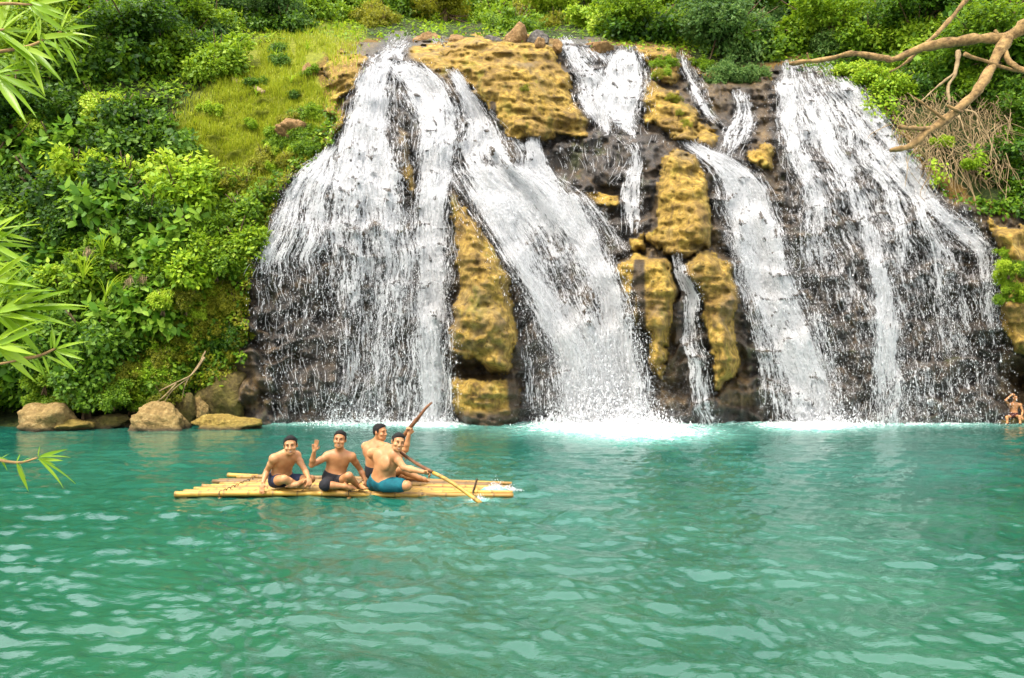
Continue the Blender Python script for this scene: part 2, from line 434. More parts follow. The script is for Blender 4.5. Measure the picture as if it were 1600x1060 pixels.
# ledges: short risers that step back, broken up sideways
def ledge(hh, seed, warpk):
    z = B0[..., 2] / hh + warpk * fbm(B0 * [0.45, 0.3, 0.25], 3, seed) + 0.12 * fbm(B0 * 2.2, 2, seed + 3)
    f = z - np.floor(z)
    return np.where(f < .86, f / .86, (1 - f) / .14)
rel = rel + incliff * ((0.55 * (1 - och) + 0.16 * och) * (ledge(1.9, 401, .9) - .5) + (0.22 * (1 - och) + 0.10 * och) * (ledge(0.8, 411, 1.2) - .5))
far = sstep(33, 38, DB)
# hollows: dark recesses seen in the photo
hol = 0
for (hx, hy, rx, ry, d) in [(745,580,52,11,.9),(1030,610,46,18,.6),(1590,600,26,34,1.4),(905,250,60,22,.4),(940,300,30,10,.3),(1370,330,40,60,.5),(1440,470,70,90,.4),(470,470,60,70,.35),(580,520,34,120,.35),(835,560,26,80,.4),(1155,225,18,20,.4),(610,180,14,30,.35),(720,300,14,60,.3),(200,640,340,12,.6),(935,400,22,28,.4),(1310,560,40,70,.3),(15,640,36,30,.8)]:
    hol = hol + d * np.exp(-(((GX - hx) / rx) ** 2 + ((GY - hy) / ry) ** 2) ** 1.5)
DT = DB - bul + 0.22 * crev * (bul < .15) - rel * (1 - 0.3 * far) + hol
DT = DT - sstep(560, 655, GY) * incliff * np.maximum(0, 0.55 * fbm(B0 * [0.55, 0, 0.8], 3, 88))
DT = np.where(GY > 668, np.minimum(DT, 24.6), DT)
T = P(GX, GY, DT)
def samp(A, px, py):
    px = np.asarray(px, float); py = np.asarray(py, float)
    u = np.clip(np.interp(px, PXS, np.arange(len(PXS))), 0, len(PXS) - 1.001); v = np.clip(np.interp(py, PYS, np.arange(len(PYS))), 0, len(PYS) - 1.001)
    i, j = u.astype(int), v.astype(int); a, b = u - i, v - j
    return (A[j, i] * (1 - a) + A[j, i + 1] * a) * (1 - b) + (A[j + 1, i] * (1 - a) + A[j + 1, i + 1] * a) * b
DSM = blur(np.minimum(DT, blur(DT, 2, 1)), 2, 2)       # smoothed front for the water to run over
# ---------------------------------------------------------------- streams: rows of (photo row, left, right, density)
FALLS = [
 ('broad white fan-shaped waterfall at the left, falling behind the raft', [
   [(52,600,655,.35),(66,598,652,.5),(78,596,640,.75),(92,574,634,.95),(106,566,662,.95)],
   [(92,572,614,.95),(130,556,612,1),(170,547,612,1),(210,532,616,1),(250,514,624,1),(300,500,634,.85),(350,496,642,.68),(420,506,640,.52),(500,520,625,.45),(580,528,605,.44),(664,512,600,.42)],
   [(95,600,652,.95),(120,616,690,1),(160,642,713,1),(200,648,722,1),(250,648,708,.97),(300,648,702,.92),(350,642,701,.9),(450,648,701,.95),(550,650,699,.95),(664,652,699,.92)],
   [(320,585,655,.5),(420,598,660,.55),(520,575,665,.5),(600,575,665,.46),(664,570,665,.42)],
   [(228,508,532,.8),(255,478,530,.75),(300,442,520,.72),(350,425,520,.6),(400,400,512,.52),(450,392,512,.30),(550,392,520,.22),(664,430,530,.18)],
   [(228,512,534,.9),(262,468,500,.85),(300,442,468,.8),(350,424,452,.75),(400,398,432,.7),(440,390,420,.35)],
   [(108,596,640,.5),(150,600,650,.4),(200,606,650,.22),(260,612,650,.15)],
   [(60,672,692,.4),(72,668,700,.3)]]),
 ('wide white cascade rushing down the centre chute to the splash', [
   [(108,696,716,.8),(140,710,735,.9),(180,726,766,.95),(215,716,790,.9),(245,706,806,.9),(270,712,830,1)],
   [(214,820,842,.8),(232,815,852,.95),(262,812,866,1),(300,815,898,1)],
   [(218,790,812,.5),(240,800,830,.6),(268,790,840,.8)],
   [(255,706,826,1),(280,714,872,1),(310,730,905,1),(350,752,932,.8),(390,780,948,.55),(430,804,958,.48),(470,826,968,.52),(510,848,978,.7),(560,872,988,1),(610,888,998,1),(664,880,1006,1)],
   [(300,724,800,1),(360,762,810,1),(420,798,842,1),(480,834,884,1),(560,868,925,1),(664,878,940,1)],
   [(300,830,902,1),(350,866,930,1),(400,905,955,1),(450,932,972,1),(520,938,988,1),(600,930,1002,1),(664,918,1008,1)],
   [(470,798,845,.2),(540,806,872,.3),(600,812,890,.36),(664,815,895,.38)],
   [(470,962,984,.3),(560,975,1012,.33),(620,980,1022,.36),(664,980,1034,.38)],
   [(296,896,918,.6),(330,915,945,.6),(365,940,968,.65),(400,958,990,.6)]]),
 ('white cascade dropping over the crest at top centre', [
   [(57,870,894,.9),(75,876,904,.85),(95,882,922,.75),(120,894,945,.75),(160,897,962,.8),(190,920,986,.95),(211,930,1002,.95)],
   [(72,962,992,.9),(95,942,1006,.97),(120,936,1010,1),(150,930,1006,1),(185,928,1002,1),(212,934,1002,1)],
   [(66,893,930,.7),(85,905,955,.75),(110,920,975,.85)]]),
 ('thin veil of water below the top cascade in the middle', [
   [(206,940,1004,.4),(225,972,1006,.5),(245,982,1006,.55),(270,974,1004,.75),(310,968,1004,.72),(368,968,1006,.75)],
   [(250,976,990,.5),(270,962,978,.55),(290,946,962,.5)],
   [(215,860,985,.15),(250,862,990,.2),(290,870,960,.15)],
   [(205,1010,1048,.25),(232,1012,1050,.22)]]),
 ('narrow trickle running down the rock under the upper right shrubs', [
   [(80,1060,1072,.6),(100,1062,1076,.75),(125,1072,1088,.9),(150,1082,1098,.95),(180,1096,1112,.95),(192,1108,1132,.6),(205,1120,1140,.4)]]),
 ('bright white chute right of centre beside the tall ochre column', [
   [(220,1052,1092,.75),(240,1082,1132,.95),(260,1106,1172,1),(290,1124,1198,1),(340,1134,1216,1),(400,1150,1236,1),(460,1172,1252,1),(520,1194,1276,1),(600,1222,1302,.97),(664,1236,1306,.97)],
   [(140,1140,1172,.55),(175,1148,1182,.7),(205,1126,1180,.7),(240,1118,1165,.75),(258,1125,1160,.8)],
   [(290,1104,1132,.4),(400,1138,1172,.48),(500,1158,1212,.52),(600,1178,1234,.48),(664,1188,1244,.42)],
   [(480,1262,1292,.45),(560,1280,1308,.45),(664,1292,1322,.4)]]),
 ('wide lacy waterfall spreading over the dark wall at the right', [
   [(94,1214,1292,.5),(125,1210,1330,.58),(160,1204,1362,.62),(200,1206,1392,.62),(260,1214,1432,.57),(300,1224,1462,.52),(350,1234,1502,.5),(400,1244,1542,.46),(470,1268,1552,.38),(560,1298,1562,.33),(664,1320,1566,.3)],
   [(120,1296,1332,.85),(160,1328,1366,.9),(200,1358,1396,.95),(260,1400,1436,.95),(320,1440,1476,.95),(365,1482,1528,.95),(392,1520,1552,.8),(450,1534,1553,.5),(520,1540,1556,.4)],
   [(350,1340,1372,.6),(400,1350,1384,.75),(450,1364,1396,.9),(520,1362,1404,.9),(600,1362,1414,.75),(664,1366,1416,.66)],
   [(120,1212,1250,.85),(180,1212,1248,.9),(240,1226,1256,.8),(300,1250,1290,.75),(380,1250,1296,.6),(440,1262,1300,.45)],
   [(150,1250,1290,.8),(210,1268,1312,.8),(270,1300,1338,.75),(340,1330,1366,.65),(400,1345,1375,.5)],
   [(230,1320,1360,.75),(290,1370,1404,.75),(350,1390,1424,.7),(430,1396,1430,.5)],
   [(180,1320,1352,.8),(250,1366,1396,.8),(320,1420,1450,.75),(390,1446,1476,.6),(460,1456,1490,.5),(560,1460,1500,.3)],
   [(560,1420,1450,.4),(610,1420,1455,.42),(664,1420,1460,.35)]]),
 ('small thin fall between the two lower ochre buttresses', [
   [(392,1044,1062,.5),(420,1050,1072,.6),(440,1056,1086,.8),(480,1058,1093,.75),(540,1064,1101,.68),(600,1068,1112,.62),(664,1086,1124,.58)]]),
 ('faint trickle on the brown rock below the dry vines', [
   [(315,1498,1512,.5),(345,1504,1520,.55),(378,1512,1528,.5)]]),
 ('short thin trickle at the right edge of the picture', [
   [(262,1586,1600,.5),(300,1588,1604,.6),(345,1592,1606,.5)]]),
]
DENS = np.zeros(GX.shape)
for _, ss in FALLS:
    for s in ss:
        s = np.array(s, float); yy = s[:, 0]
        l = np.interp(GY, yy, s[:, 1]); r = np.interp(GY, yy, s[:, 2]); d = np.interp(GY, yy, s[:, 3])
        t = (GX - l) / (r - l + 1e-6)
        m = (GY >= yy[0]) & (GY <= yy[-1]) & (t > 0) & (t < 1)
        DENS = np.maximum(DENS, np.where(m, d, 0))
WETA = np.clip(np.maximum(blur(np.maximum(DENS, 0) ** 0.5, 3, 2) * 1.25, 0), 0, 1)
for (x0, y0, x1, y1, w) in [(1000,405,1003,560,9),(996,405,985,500,6),(800,585,806,650,12),(770,160,772,215,6),(930,225,935,290,6)]:
    sy = np.clip((GY - y0) / (y1 - y0), 0, 1); cx = x0 + (x1 - x0) * sy
    WETA = np.maximum(WETA, np.exp(-((GX - cx) / w) ** 2) * ((GY > y0) & (GY < y1)))
WETA = np.maximum(WETA, sstep(625, 655, GY) * 0.75)
WETA = np.maximum(WETA, (OWN < 0) * sstep(-10, 12, poly_sd(wx, wy, [(840,212),(1010,208),(1040,232),(1030,300),(1010,370),(965,410),(930,330),(880,290)])) * .9)
GRASS_POLY = [(330,150),(352,95),(420,62),(500,48),(560,62),(548,82),(502,102),(508,150),(512,190),(470,225),(432,262),(410,320),(394,380),(378,372),(392,300),(400,255),(330,262),(270,258),(262,205)]
gsd = poly_sd(wx, wy, GRASS_POLY)
GRASSA = sstep(-25, 10, gsd)

# ---------------------------------------------------------------- terrain meshes
def grid_mesh(name, fmask):
    ny, nx = GX.shape
    idx = np.arange(ny * nx).reshape(ny, nx)
    q = np.stack([idx[:-1, :-1], idx[1:, :-1], idx[1:, 1:], idx[:-1, 1:]], -1)[fmask]
    used = np.unique(q); re = np.full(ny * nx, -1); re[used] = np.arange(len(used))
    me = mesh_from(name, T.reshape(-1, 3)[used], re[q])
    attr(me, 'wet', WETA.ravel()[used]); attr(me, 'grass', GRASSA.ravel()[used]); attr(me, 'edge', edge_att.ravel()[used])
    return me
fo = OWN[:-1, :-1]; fc = (csd[:-1, :-1] > 0)
cliff = tag(link('cliff', grid_mesh('cliff', (fo < 0) & fc), M_WET), 'dark wet rock cliff that the waterfalls run down', kind='structure')
for k, (lb, *_r) in enumerate(OUT):
    m = fo == k
    if m.sum() > 8:
        o = link('rock_outcrop', grid_mesh('rock_outcrop', m), M_OCHRE, cliff); o['label'] = lb
tag(link('hillside', grid_mesh('hillside', (fo < 0) & ~fc), M_SOIL), 'overgrown soil slope around and above the falls', kind='structure')

# ---------------------------------------------------------------- falling water
def mat_sheet():
    t = NT('white_water_sheet')
    f = t.attr('flow', 'Vector'); d = t.attr('dens')
    n1 = t.noise(1.0, 5, 0.65, t.mapping(f, (9.0, 0.8, 1)), 0.2)
    n2 = t.noise(1.0, 4, 0.7, t.mapping(f, (20.0, 4.5, 1)), 0.2)
    n3 = t.noise(1.0, 3, 0.6, t.mapping(f, (1.6, 0.5, 1))); n4 = t.noise(1.0, 2, 0.6, t.mapping(f, (30.0, 9.0, 1)))
    n = t.math('ADD', t.math('ADD', t.math('MULTIPLY', n1, 0.42), t.math('MULTIPLY', n4, 0.12)), t.math('ADD', t.math('MULTIPLY', n2, 0.28), t.math('MULTIPLY', n3, 0.18)))
    nn = t.math('MULTIPLY_ADD', t.math('SUBTRACT', n, 0.5), 4.8); t.n[-1].inputs[2].default_value = 0.5
    a = t.math('MULTIPLY', t.math('ADD', t.math('SUBTRACT', nn, t.math('SUBTRACT', 1.0, d)), 0.06), 3.2, True)
    n5 = t.noise(1.0, 4, 0.7, t.mapping(f, (15.0, 10.0, 1)))
    b = t.bump(t.math('ADD', t.math('MULTIPLY', n1, .5), t.math('ADD', t.math('MULTIPLY', n2, .7), t.math('MULTIPLY', n5, 2.0))), 1.0, 0.14)
    dif = t.bsdf((0.88, 0.89, 0.90, 1), 0.45, 0.4, b)
    trl = t.new('ShaderNodeBsdfTranslucent'); trl.inputs[0].default_value = (0.88, 0.89, 0.90, 1); t.l.new(b, trl.inputs['Normal'])
    mx = t.new('ShaderNodeMixShader'); mx.inputs[0].default_value = 0.30; t.l.new(dif, mx.inputs[1]); t.l.new(trl.outputs[0], mx.inputs[2])
    tr = t.new('ShaderNodeBsdfTransparent')
    m2 = t.new('ShaderNodeMixShader'); t.l.new(a, m2.inputs[0]); t.l.new(tr.outputs[0], m2.inputs[1]); t.l.new(mx.outputs[0], m2.inputs[2])
    return t.done(m2.outputs[0])
def mat_drop():
    t = NT('white_water_drops')
    dif = t.bsdf((0.80, 0.815, 0.83, 1), 0.35, 0.4)
    trl = t.new('ShaderNodeBsdfTranslucent'); trl.inputs[0].default_value = (0.80, 0.815, 0.83, 1)
    mx = t.new('ShaderNodeMixShader'); mx.inputs[0].default_value = 0.35; t.l.new(dif, mx.inputs[1]); t.l.new(trl.outputs[0], mx.inputs[2])
    return t.done(mx.outputs[0])
M_SHEET, M_DROP = mat_sheet(), mat_drop()

def drops_mesh(name, c, w, ln):
    """little stretched four-sided drops"""
    n = len(c)
    a = rng.uniform(0, 2 * np.pi, n)
    off = np.zeros((n, 4, 3))
    for k in range(3):
        off[:, k, 0] = np.cos(a + k * 2.094) * w; off[:, k, 1] = np.sin(a + k * 2.094) * w; off[:, k, 2] = -ln * 0.5
    off[:, 3, 2] = ln * 0.7; off[:, 3, 0] = rng.normal(0, .3, n) * w
    v = (c[:, None] + off).reshape(-1, 3)
    b = np.arange(n)[:, None] * 4
    f = np.concatenate([b + [0, 1, 3], b + [1, 2, 3], b + [2, 0, 3], b + [1, 0, 2]])
    return mesh_from(name, v, f)

def build_fall(label, streams, si):
    sheet = MB(); fl, dn = [], []
    dpos, dw, dl = [], [], []
    strand = MB()
    for k, s in enumerate(streams):
        s = np.array(s, float)
        y0, y1 = s[0, 0], s[-1, 0]
        ns = max(6, int((y1 - y0) / 5)); ys = np.linspace(y0, y1, ns)
        l, r, d = (np.interp(ys, s[:, 0], s[:, q]) for q in (1, 2, 3))
        ker = np.ones(5) / 5
        if ns > 12:
            sm = lambda a: np.convolve(np.pad(a, 2, mode='edge'), ker, 'valid')
            l, r, d = sm(l), sm(r), sm(d)
        nt = max(5, int((r - l).max() / 4.5)); t = np.linspace(0, 1, nt)
        jag = 5 * fbm(np.stack([ys * .03, ys * 0 + k * 7.7, ys * 0 + si], -1), 2, 71)
        jag2 = 5 * fbm(np.stack([ys * .03, ys * 0 + k * 3.1 + 50, ys * 0 + si], -1), 2, 72)
        js = np.clip((r - l) / 40, .25, 1); jag, jag2 = jag * js, jag2 * js
        X = l[:, None] + jag[:, None] * (1 - t) + (r - l)[:, None] * t + jag2[:, None] * t; Y = np.broadcast_to(ys[:, None], X.shape)
        off = 0.06 + 0.02 * k + 0.10 * d[:, None]
        D = samp(DSM, X, Y) - off
        D = np.minimum.accumulate(D + 0.004 * np.arange(ns)[:, None], 0) - 0.004 * np.arange(ns)[:, None] * 0.5
        D = np.minimum(D, samp(DT, X, Y) - 0.03)
        W = P(X, Y, D)
        W[..., 1] -= 0.03 * fbm(W * [2.6, 1, .8] + k, 3, 91) + 0.05 * fbm(W * [9, 2, 5] + k, 2, 92)
        seg = np.linalg.norm(np.diff(W, axis=0), axis=2).mean(1); sl = np.concatenate([[0], np.cumsum(seg)])
        wid = np.linalg.norm(W[:, -1] - W[:, 0], axis=1)
        ed = np.minimum(t, 1 - t); edge = np.clip(ed / 0.18, 0, 1) * 0.6 + 0.4
        edp = ed[None] * (r - l)[:, None] + 5 * fbm(np.stack([ys[:, None] * .12 + 0 * X, np.broadcast_to((t > .5) * 31.0 + k * 5, X.shape), X * .05], -1), 3, 74)
        edge = edge[None] * np.clip(edp / np.minimum(9, (r - l)[:, None] * .2), 0, 1)
        edge[:, ed < 1e-6] = 0
        topf = np.clip((np.arange(ns) + 1) / 3, 0, 1)
        dd = np.minimum(d, .93)[:, None] * edge * topf[:, None]
        if y1 < 640:
            nn_ = fbm(np.stack([np.broadcast_to(t * nt * .35, X.shape), X * 0 + k, X * 0 + si], -1), 2, 73)
            dd = dd * np.clip((ns - 1 - np.arange(ns)[:, None]) / min(5.0, ns / 3) + .8 * nn_, 0, 1)
        if y1 > 650: dd = dd * (1 - 0.15 * sstep(620, 660, Y))
        # flow coordinates converge with the stream so that the streaks follow it
        wm = wid.mean()
        fu = (t[None] - 0.5) * (0.55 * wid[:, None] + 0.45 * wm) + 13.7 * k + 5.1 * si
        F = np.stack([fu, np.broadcast_to(sl[:, None], fu.shape) + 3.3 * k, np.zeros_like(fu)], -1)
        idx = np.arange(ns * nt).reshape(ns, nt)
        sheet.add(W.reshape(-1, 3), np.stack([idx[:-1, :-1], idx[1:, :-1], idx[1:, 1:], idx[:-1, 1:]], -1).reshape(-1, 4))
        fl.append(F.reshape(-1, 3)); dn.append(dd.ravel())
        area = float((seg * (wid[1:] + wid[:-1]) / 2).sum())
        def at(u, v):
            u = np.clip(u, 0, 1) * (nt - 1.001); v = np.clip(v, 0, 1) * (ns - 1.001)
            i, j = u.astype(int), v.astype(int); a, b = (u - i)[..., None], (v - j)[..., None]
            return (W[j, i] * (1 - a) + W[j, i + 1] * a) * (1 - b) + (W[j + 1, i] * (1 - a) + W[j + 1, i + 1] * a) * b
        def dens_at(u, v): return dd[np.clip((v * (ns - 1)).astype(int), 0, ns - 1), np.clip((u * (nt - 1)).astype(int), 0, nt - 1)]
        # strands
        n = int(area * 18); u, v = rng.uniform(0, 1, n), rng.uniform(-.03, 1, n)
        keep = rng.uniform(0, 1, n) < np.minimum(0.25 + dens_at(u, np.clip(v, 0, 1)), 1) * (dens_at(u, np.clip(v, 0, 1)) > 0.08); u, v = u[keep], v[keep]; n = len(u)
        if n:
            m = 5
            L = rng.uniform(0.15, 0.9, n) / max(sl[-1], 0.3)
            q = np.linspace(0, 1, m)
            vv = v[:, None] + L[:, None] * q; uu = u[:, None] + rng.normal(0, .012, (n, 1)) * q * 6 / max(wm, .4)
            C = at(uu, vv)
            C[..., 1] -= rng.uniform(0.01, 0.10, (n, 1)); C[..., 0] += np.cumsum(rng.normal(0, .006, (n, m)), 1)
            ok = (vv < 1).all(1); C = C[ok]; n = len(C)
            rad = (rng.uniform(.0025, .0065, (n, 1)) * np.sin(np.pi * (0.08 + 0.86 * q)) ** 0.7)
            tri = np.array([[1, 0, 0], [-1, 0, 0], [0, -1.0, 0]])
            v3 = C[:, :, None] + rad[:, :, None, None] * tri
            b = (np.arange(n)[:, None, None] * m + np.arange(m - 1)[None, :, None]) * 3
            j = np.arange(3)[None, None]; j2 = (j + 1) % 3
            strand.add(v3.reshape(-1, 3), np.stack(np.broadcast_arrays(b + j, b + j2, b + 3 + j2, b + 3 + j), -1).reshape(-1, 4))
        # drops: more of them low down where the water has broken up
        n = int(area * 340); u, v = rng.uniform(-.06, 1.06, n), rng.uniform(0, 1, n)
        de = dens_at(np.clip(u, 0.06, .94), v)
        fall = 0.30 + 0.70 * sstep(250, 480, y0 + v * (y1 - y0))
        keep = (rng.uniform(0, 1, n) < np.clip(de * (1.5 - de) * 1.7, 0, 1) * fall) & (de > .05); u, v = u[keep], v[keep]; fall = fall[keep]
        c = at(u, v); n = len(c)
        c += rng.normal(0, 1, (n, 3)) * [0.04, 0, 0.05]
        c[:, 0] += (u < 0) * u * wm + (u > 1) * (u - 1) * wm
        c[:, 1] -= np.abs(rng.normal(0, 1, n)) * 0.22 * fall + 0.02
        dpos.append(c); sz = rng.gamma(1.6, 0.0026, n) + 0.003; dw.append(sz); dl.append(sz * rng.uniform(1.5, 4.5, n))
    me = sheet.mesh('waterfall'); attr(me, 'flow', np.vstack(fl), 'FLOAT_VECTOR'); attr(me, 'dens', np.concatenate(dn))
    o = tag(link('waterfall', me, M_SHEET), label, 'waterfall')
    if strand.n: tag(link('water_strands', strand.mesh('water_strands'), M_DROP, o), kind='stuff')
    tag(link('spray', drops_mesh('spray', np.vstack(dpos), np.concatenate(dw), np.concatenate(dl)), M_DROP, o), kind='stuff')
    return o
for i, (lb, ss) in enumerate(FALLS):
    sk = []
    for s in ss:                                   # thin water running beside every full stream
        if max(q[3] for q in s) >= .85 and s[-1][0] - s[0][0] > 90:
            sk.append([(y, l - 7 - .10 * (r - l), r + 7 + .10 * (r - l), d * .46) for (y, l, r, d) in s])
    build_fall(lb, ss + sk, i)

# ---------------------------------------------------------------- the pool
FOAM = [  # photo column, row, half width, half depth in photo rows, strength
 (955,667,150,17,1.0),(1005,676,130,17,.8),(930,662,120,12,1.0),(1270,665,105,11,.95),(690,665,60,7,.8),(1330,668,80,7,.5),(640,664,90,6,.75),(545,664,75,6,.55),(450,663,70,5,.3),
 (1100,662,50,5,.55),(1450,662,130,7,.7),(1560,658,60,4,.8),(840,664,60,6,.5),(774,768,22,4,.7),(748,782,22,3,.45)]
def foam_at(px, py):
    f = 0
    for (x, y, w, h, s) in FOAM: f = np.maximum(f, s * np.exp(-(((px - x) / w) ** 2 + ((py - y) / h) ** 2)))
    return np.maximum(f, 0.5 * np.exp(-((py - 662) / 5.0) ** 2) * sstep(385, 430, px))
def to_pix(p):
    x, y, z = p[..., 0], p[..., 1], p[..., 2] - CAMZ
    f = y * CP + z * SP; u = -y * SP + z * CP
    return CXP + FPX * x / f, CYP - FPX * u / f
wr = np.random.default_rng(77)
WAVES = []
for k in range(70):
    lam = 0.10 * (1.25 / 0.10) ** (k / 69.0)
    th = wr.normal(0, 0.75) - 0.15                   # waves run from the falls towards the camera
    WAVES.append((2 * np.pi / lam, math.sin(th), -math.cos(th), wr.uniform(0, 6.28), 0.0082 * lam ** 0.70 * wr.uniform(.6, 1.3)))
def wave_h(x, y):
    h = np.zeros_like(x)
    gx = x + 0.25 * vnoise(np.stack([x * .8, y * .8, x * 0], -1), 5); gy = y + 0.25 * vnoise(np.stack([x * .8, y * .8, x * 0 + 9], -1), 6)
    gust = 0.84 + 0.32 * fbm(np.stack([x * .22, y * .22, x * 0 + 3], -1), 3, 44)
    for (kk, dx, dy, ph, a) in WAVES: h += a * (1.0 - 1.6 * np.sqrt(np.sin((kk * (dx * gx + dy * gy) + ph) / 2) ** 2 + .05)) * 0.9
    return h * gust
ang = np.unique(np.concatenate([np.linspace(-75, -38, 24), np.linspace(-38, 38, 580), np.linspace(38, 75, 24)])) * np.pi / 180
rr = np.concatenate([[0.6, 1.2, 2.0, 2.8], np.geomspace(3.4, 27.5, 410), [29, 32, 38]])
A, RR = np.meshgrid(ang, rr)
wxp, wyp = RR * np.tan(A) * np.clip(np.cos(A) * 1.0, .2, 1), RR
wxp = RR * np.tan(np.clip(A, -1.2, 1.2))
fade = np.clip(1.25 - RR / 40, .4, 1)
wz = wave_h(wxp, wyp) * fade * (0.9 + 0 * RR)
wz -= wz.mean()
pxw, pyw = to_pix(np.stack([wxp, wyp, 0 * wxp], -1))
fo_w = foam_at(pxw, pyw)
wz += fo_w * 0.09 * np.abs(fbm(np.stack([wxp * 5, wyp * 5, wxp * 0], -1), 3, 51)) + 0.05 * fo_w
# the water lies over the right front corner of the raft and is pushed down under its poles
def mat_pool():
    t = NT('turquoise_water'); c = t.coord()
    sx = t.new('ShaderNodeSeparateXYZ'); t.l.new(c, sx.inputs[0])
    n1 = t.noise(0.16, 4, 0.6, c); n2 = t.noise(9.0, 5, 0.6, t.mapping(c, (0.6, 1.0, 1)), 0.4); n3 = t.noise(30, 3, 0.6, t.mapping(c, (0.6, 1, 1)))
    deep = t.mix(t.rng(n1, 0.35, 0.65), lin(14, 88, 74), lin(40, 110, 94))
    near = t.mix(t.rng(t.noise(0.5, 3, 0.5, c), .35, .65), lin(12, 82, 60), lin(40, 100, 74))
    f = t.rng(t.math('ADD', sx.outputs[1], t.math('MULTIPLY', t.math('SUBTRACT', n1, .5), 8.0)), 4.5, 13.0)
    col = t.mix(f, near, deep)
    fm = t.attr('foam')
    fa = t.math('MULTIPLY', t.math('ADD', t.math('SUBTRACT', t.math('ADD', fm, t.math('MULTIPLY', t.math('SUBTRACT', n2, .5), 1.5)), 0.42), t.math('MULTIPLY', t.math('SUBTRACT', n3, .5), 0.8)), 2.4, True)
    fa = t.math('MULTIPLY', fa, t.rng(fm, 0.06, 0.22))
    pale = t.mix(t.rng(fm, 0.02, 0.5), col, lin(132, 200, 186))
    cc = t.mix(fa, pale, (0.74, 0.755, 0.765, 1))
    rough = t.math('ADD', t.math('MULTIPLY', fa, 0.5), 0.025)
    b = t.bump(t.math('ADD', n2, t.math('MULTIPLY', n3, 0.45)), 0.16, 0.05)
    return t.done(t.bsdf(cc, rough, 0.5, b, IOR=1.65))
ny, nx = A.shape; idx = np.arange(ny * nx).reshape(ny, nx)
me = mesh_from('water', np.stack([wxp, wyp, wz], -1).reshape(-1, 3), np.stack([idx[:-1, :-1], idx[:-1, 1:], idx[1:, 1:], idx[1:, :-1]], -1).reshape(-1, 4))
attr(me, 'foam', fo_w.ravel())
tag(link('water', me, mat_pool()), 'turquoise rippled pool below the waterfalls', kind='structure')

# splash where the chutes hit the pool
def splash(label, spots, fine=0):
    c, w = [], []
    for (px, py, sx_, h, n) in spots:
        D = DW(py); base = P(px, py, D).reshape(3); s = sx_ * D / FPX
        q = np.stack([rng.normal(0, s * .6, n), rng.normal(0, min(s * .35, .8), n), np.abs(rng.exponential(h * .4, n))], -1)
        q[:, 2] *= np.exp(-(q[:, 0] / s) ** 2)
        c.append(base + q); w.append(rng.gamma(3, .006 if D > 16 else .0014, n) + (.003 if D > 16 else .001))
        if fine:
            m = int(n * fine); z = np.stack([rng.normal(0, s * .75, m), rng.normal(-.3, min(s * .4, .9), m), np.abs(rng.normal(0, h * 1.1, m)) * 1.0], -1)
            c.append(base + z); w.append(rng.uniform(.004, .0075, m))
    c, w = np.vstack(c), np.concatenate(w)
    return tag(link('splash', drops_mesh('splash', c, w, w * rng.uniform(1, 2.2, len(w))), M_DROP), label, 'splash', kind='stuff')
splash('white spray thrown up where the centre chute hits the pool', [(945,664,80,1.2,6000),(1000,668,60,.5,2500),(900,663,50,.7,2500)], 1.3)
splash('white spray at the foot of the right chute', [(1272,662,45,.7,3000),(1320,664,50,.3,1200)], 1.3)
splash('low spray along the foot of the left fan', [(675,663,35,.5,1800),(560,663,60,.35,1600)], 1.3)
splash('low spray along the foot of the lacy right fall', [(1390,661,50,.4,1500),(1500,660,70,.4,1500)], 2.2)
splash('splash of white water where the paddle dips in beside the raft', [(774,769,16,.10,1500),(750,782,12,.05,400),(795,766,12,.06,500)])
# ---------------------------------------------------------------- boulders
def boulder(name, label, px0, px1, py0, py1, mat, D=None, seed=0, depth=0.8, flat=0.6, cat='boulder', group=None, dip=0.25):
    """a lumpy stone filling the photo box, real size from its distance"""
    if D is None: D = DW(py1)
    c = P((px0 + px1) / 2, py1, D).reshape(3); k = D / FPX
    w, h = (px1 - px0) * k / 2, (py1 - py0) * k
    n = 34
    th = np.linspace(0, np.pi, n)[:, None]; ph = np.linspace(0, 2 * np.pi, 2 * n, endpoint=False)[None]
    d = np.stack(np.broadcast_arrays(np.sin(th) * np.cos(ph), np.sin(th) * np.sin(ph), np.cos(th)), -1)
    # planed-off faces make it a rock rather than a ball
    br = np.random.default_rng(seed + 900); r = np.full(d.shape[:2], 1.12)
    for _ in range(11):
        nrm = br.normal(0, 1, 3); nrm /= np.linalg.norm(nrm); q = br.uniform(.62, .98)
        dp = d @ nrm; r = np.minimum(r, np.where(dp > .15, q / np.maximum(dp, .15), 9))
    r = r * (1 + 0.17 * fbm(d * 1.6 + seed * 3.1, 4, seed) + 0.06 * fbm(d * 5 + seed, 3, seed + 5))
    v = d * r[..., None]
    mx = np.abs(v[..., 0]).max(); mzt = v[..., 2].max()
    v = v * [w / mx, w * depth / mx, h / mzt / (1 + dip)]
    v[..., 2] += h * dip / (1 + dip) - 0
    v = np.maximum(v, [-99, -99, -h * dip - .1])
    ny, nx = d.shape[:2]; idx = np.arange(ny * nx).reshape(ny, nx); ix2 = np.roll(idx, -1, 1)
    me = mesh_from(name, v.reshape(-1, 3), np.stack([idx[:-1], idx[1:], ix2[1:], ix2[:-1]], -1).reshape(-1, 4))
    o = link(name, me, mat, loc=c + [0, w * depth * .5, 0])
    return tag(o, label, cat, group)
boulder('shore_boulder', 'broad tan boulder at the waterline on the far left shore', 14, 120, 630, 673, M_BOULDER[0], seed=1)
boulder('shore_boulder', 'low yellow slab in front of the broad tan boulder at far left', 55, 138, 652, 673, M_BOULDER[1], seed=2, D=DW(672) - .25)
boulder('shore_boulder', 'steep tan boulder at the waterline left of the mossy rocks', 190, 294, 628, 673, M_BOULDER[0], seed=3)
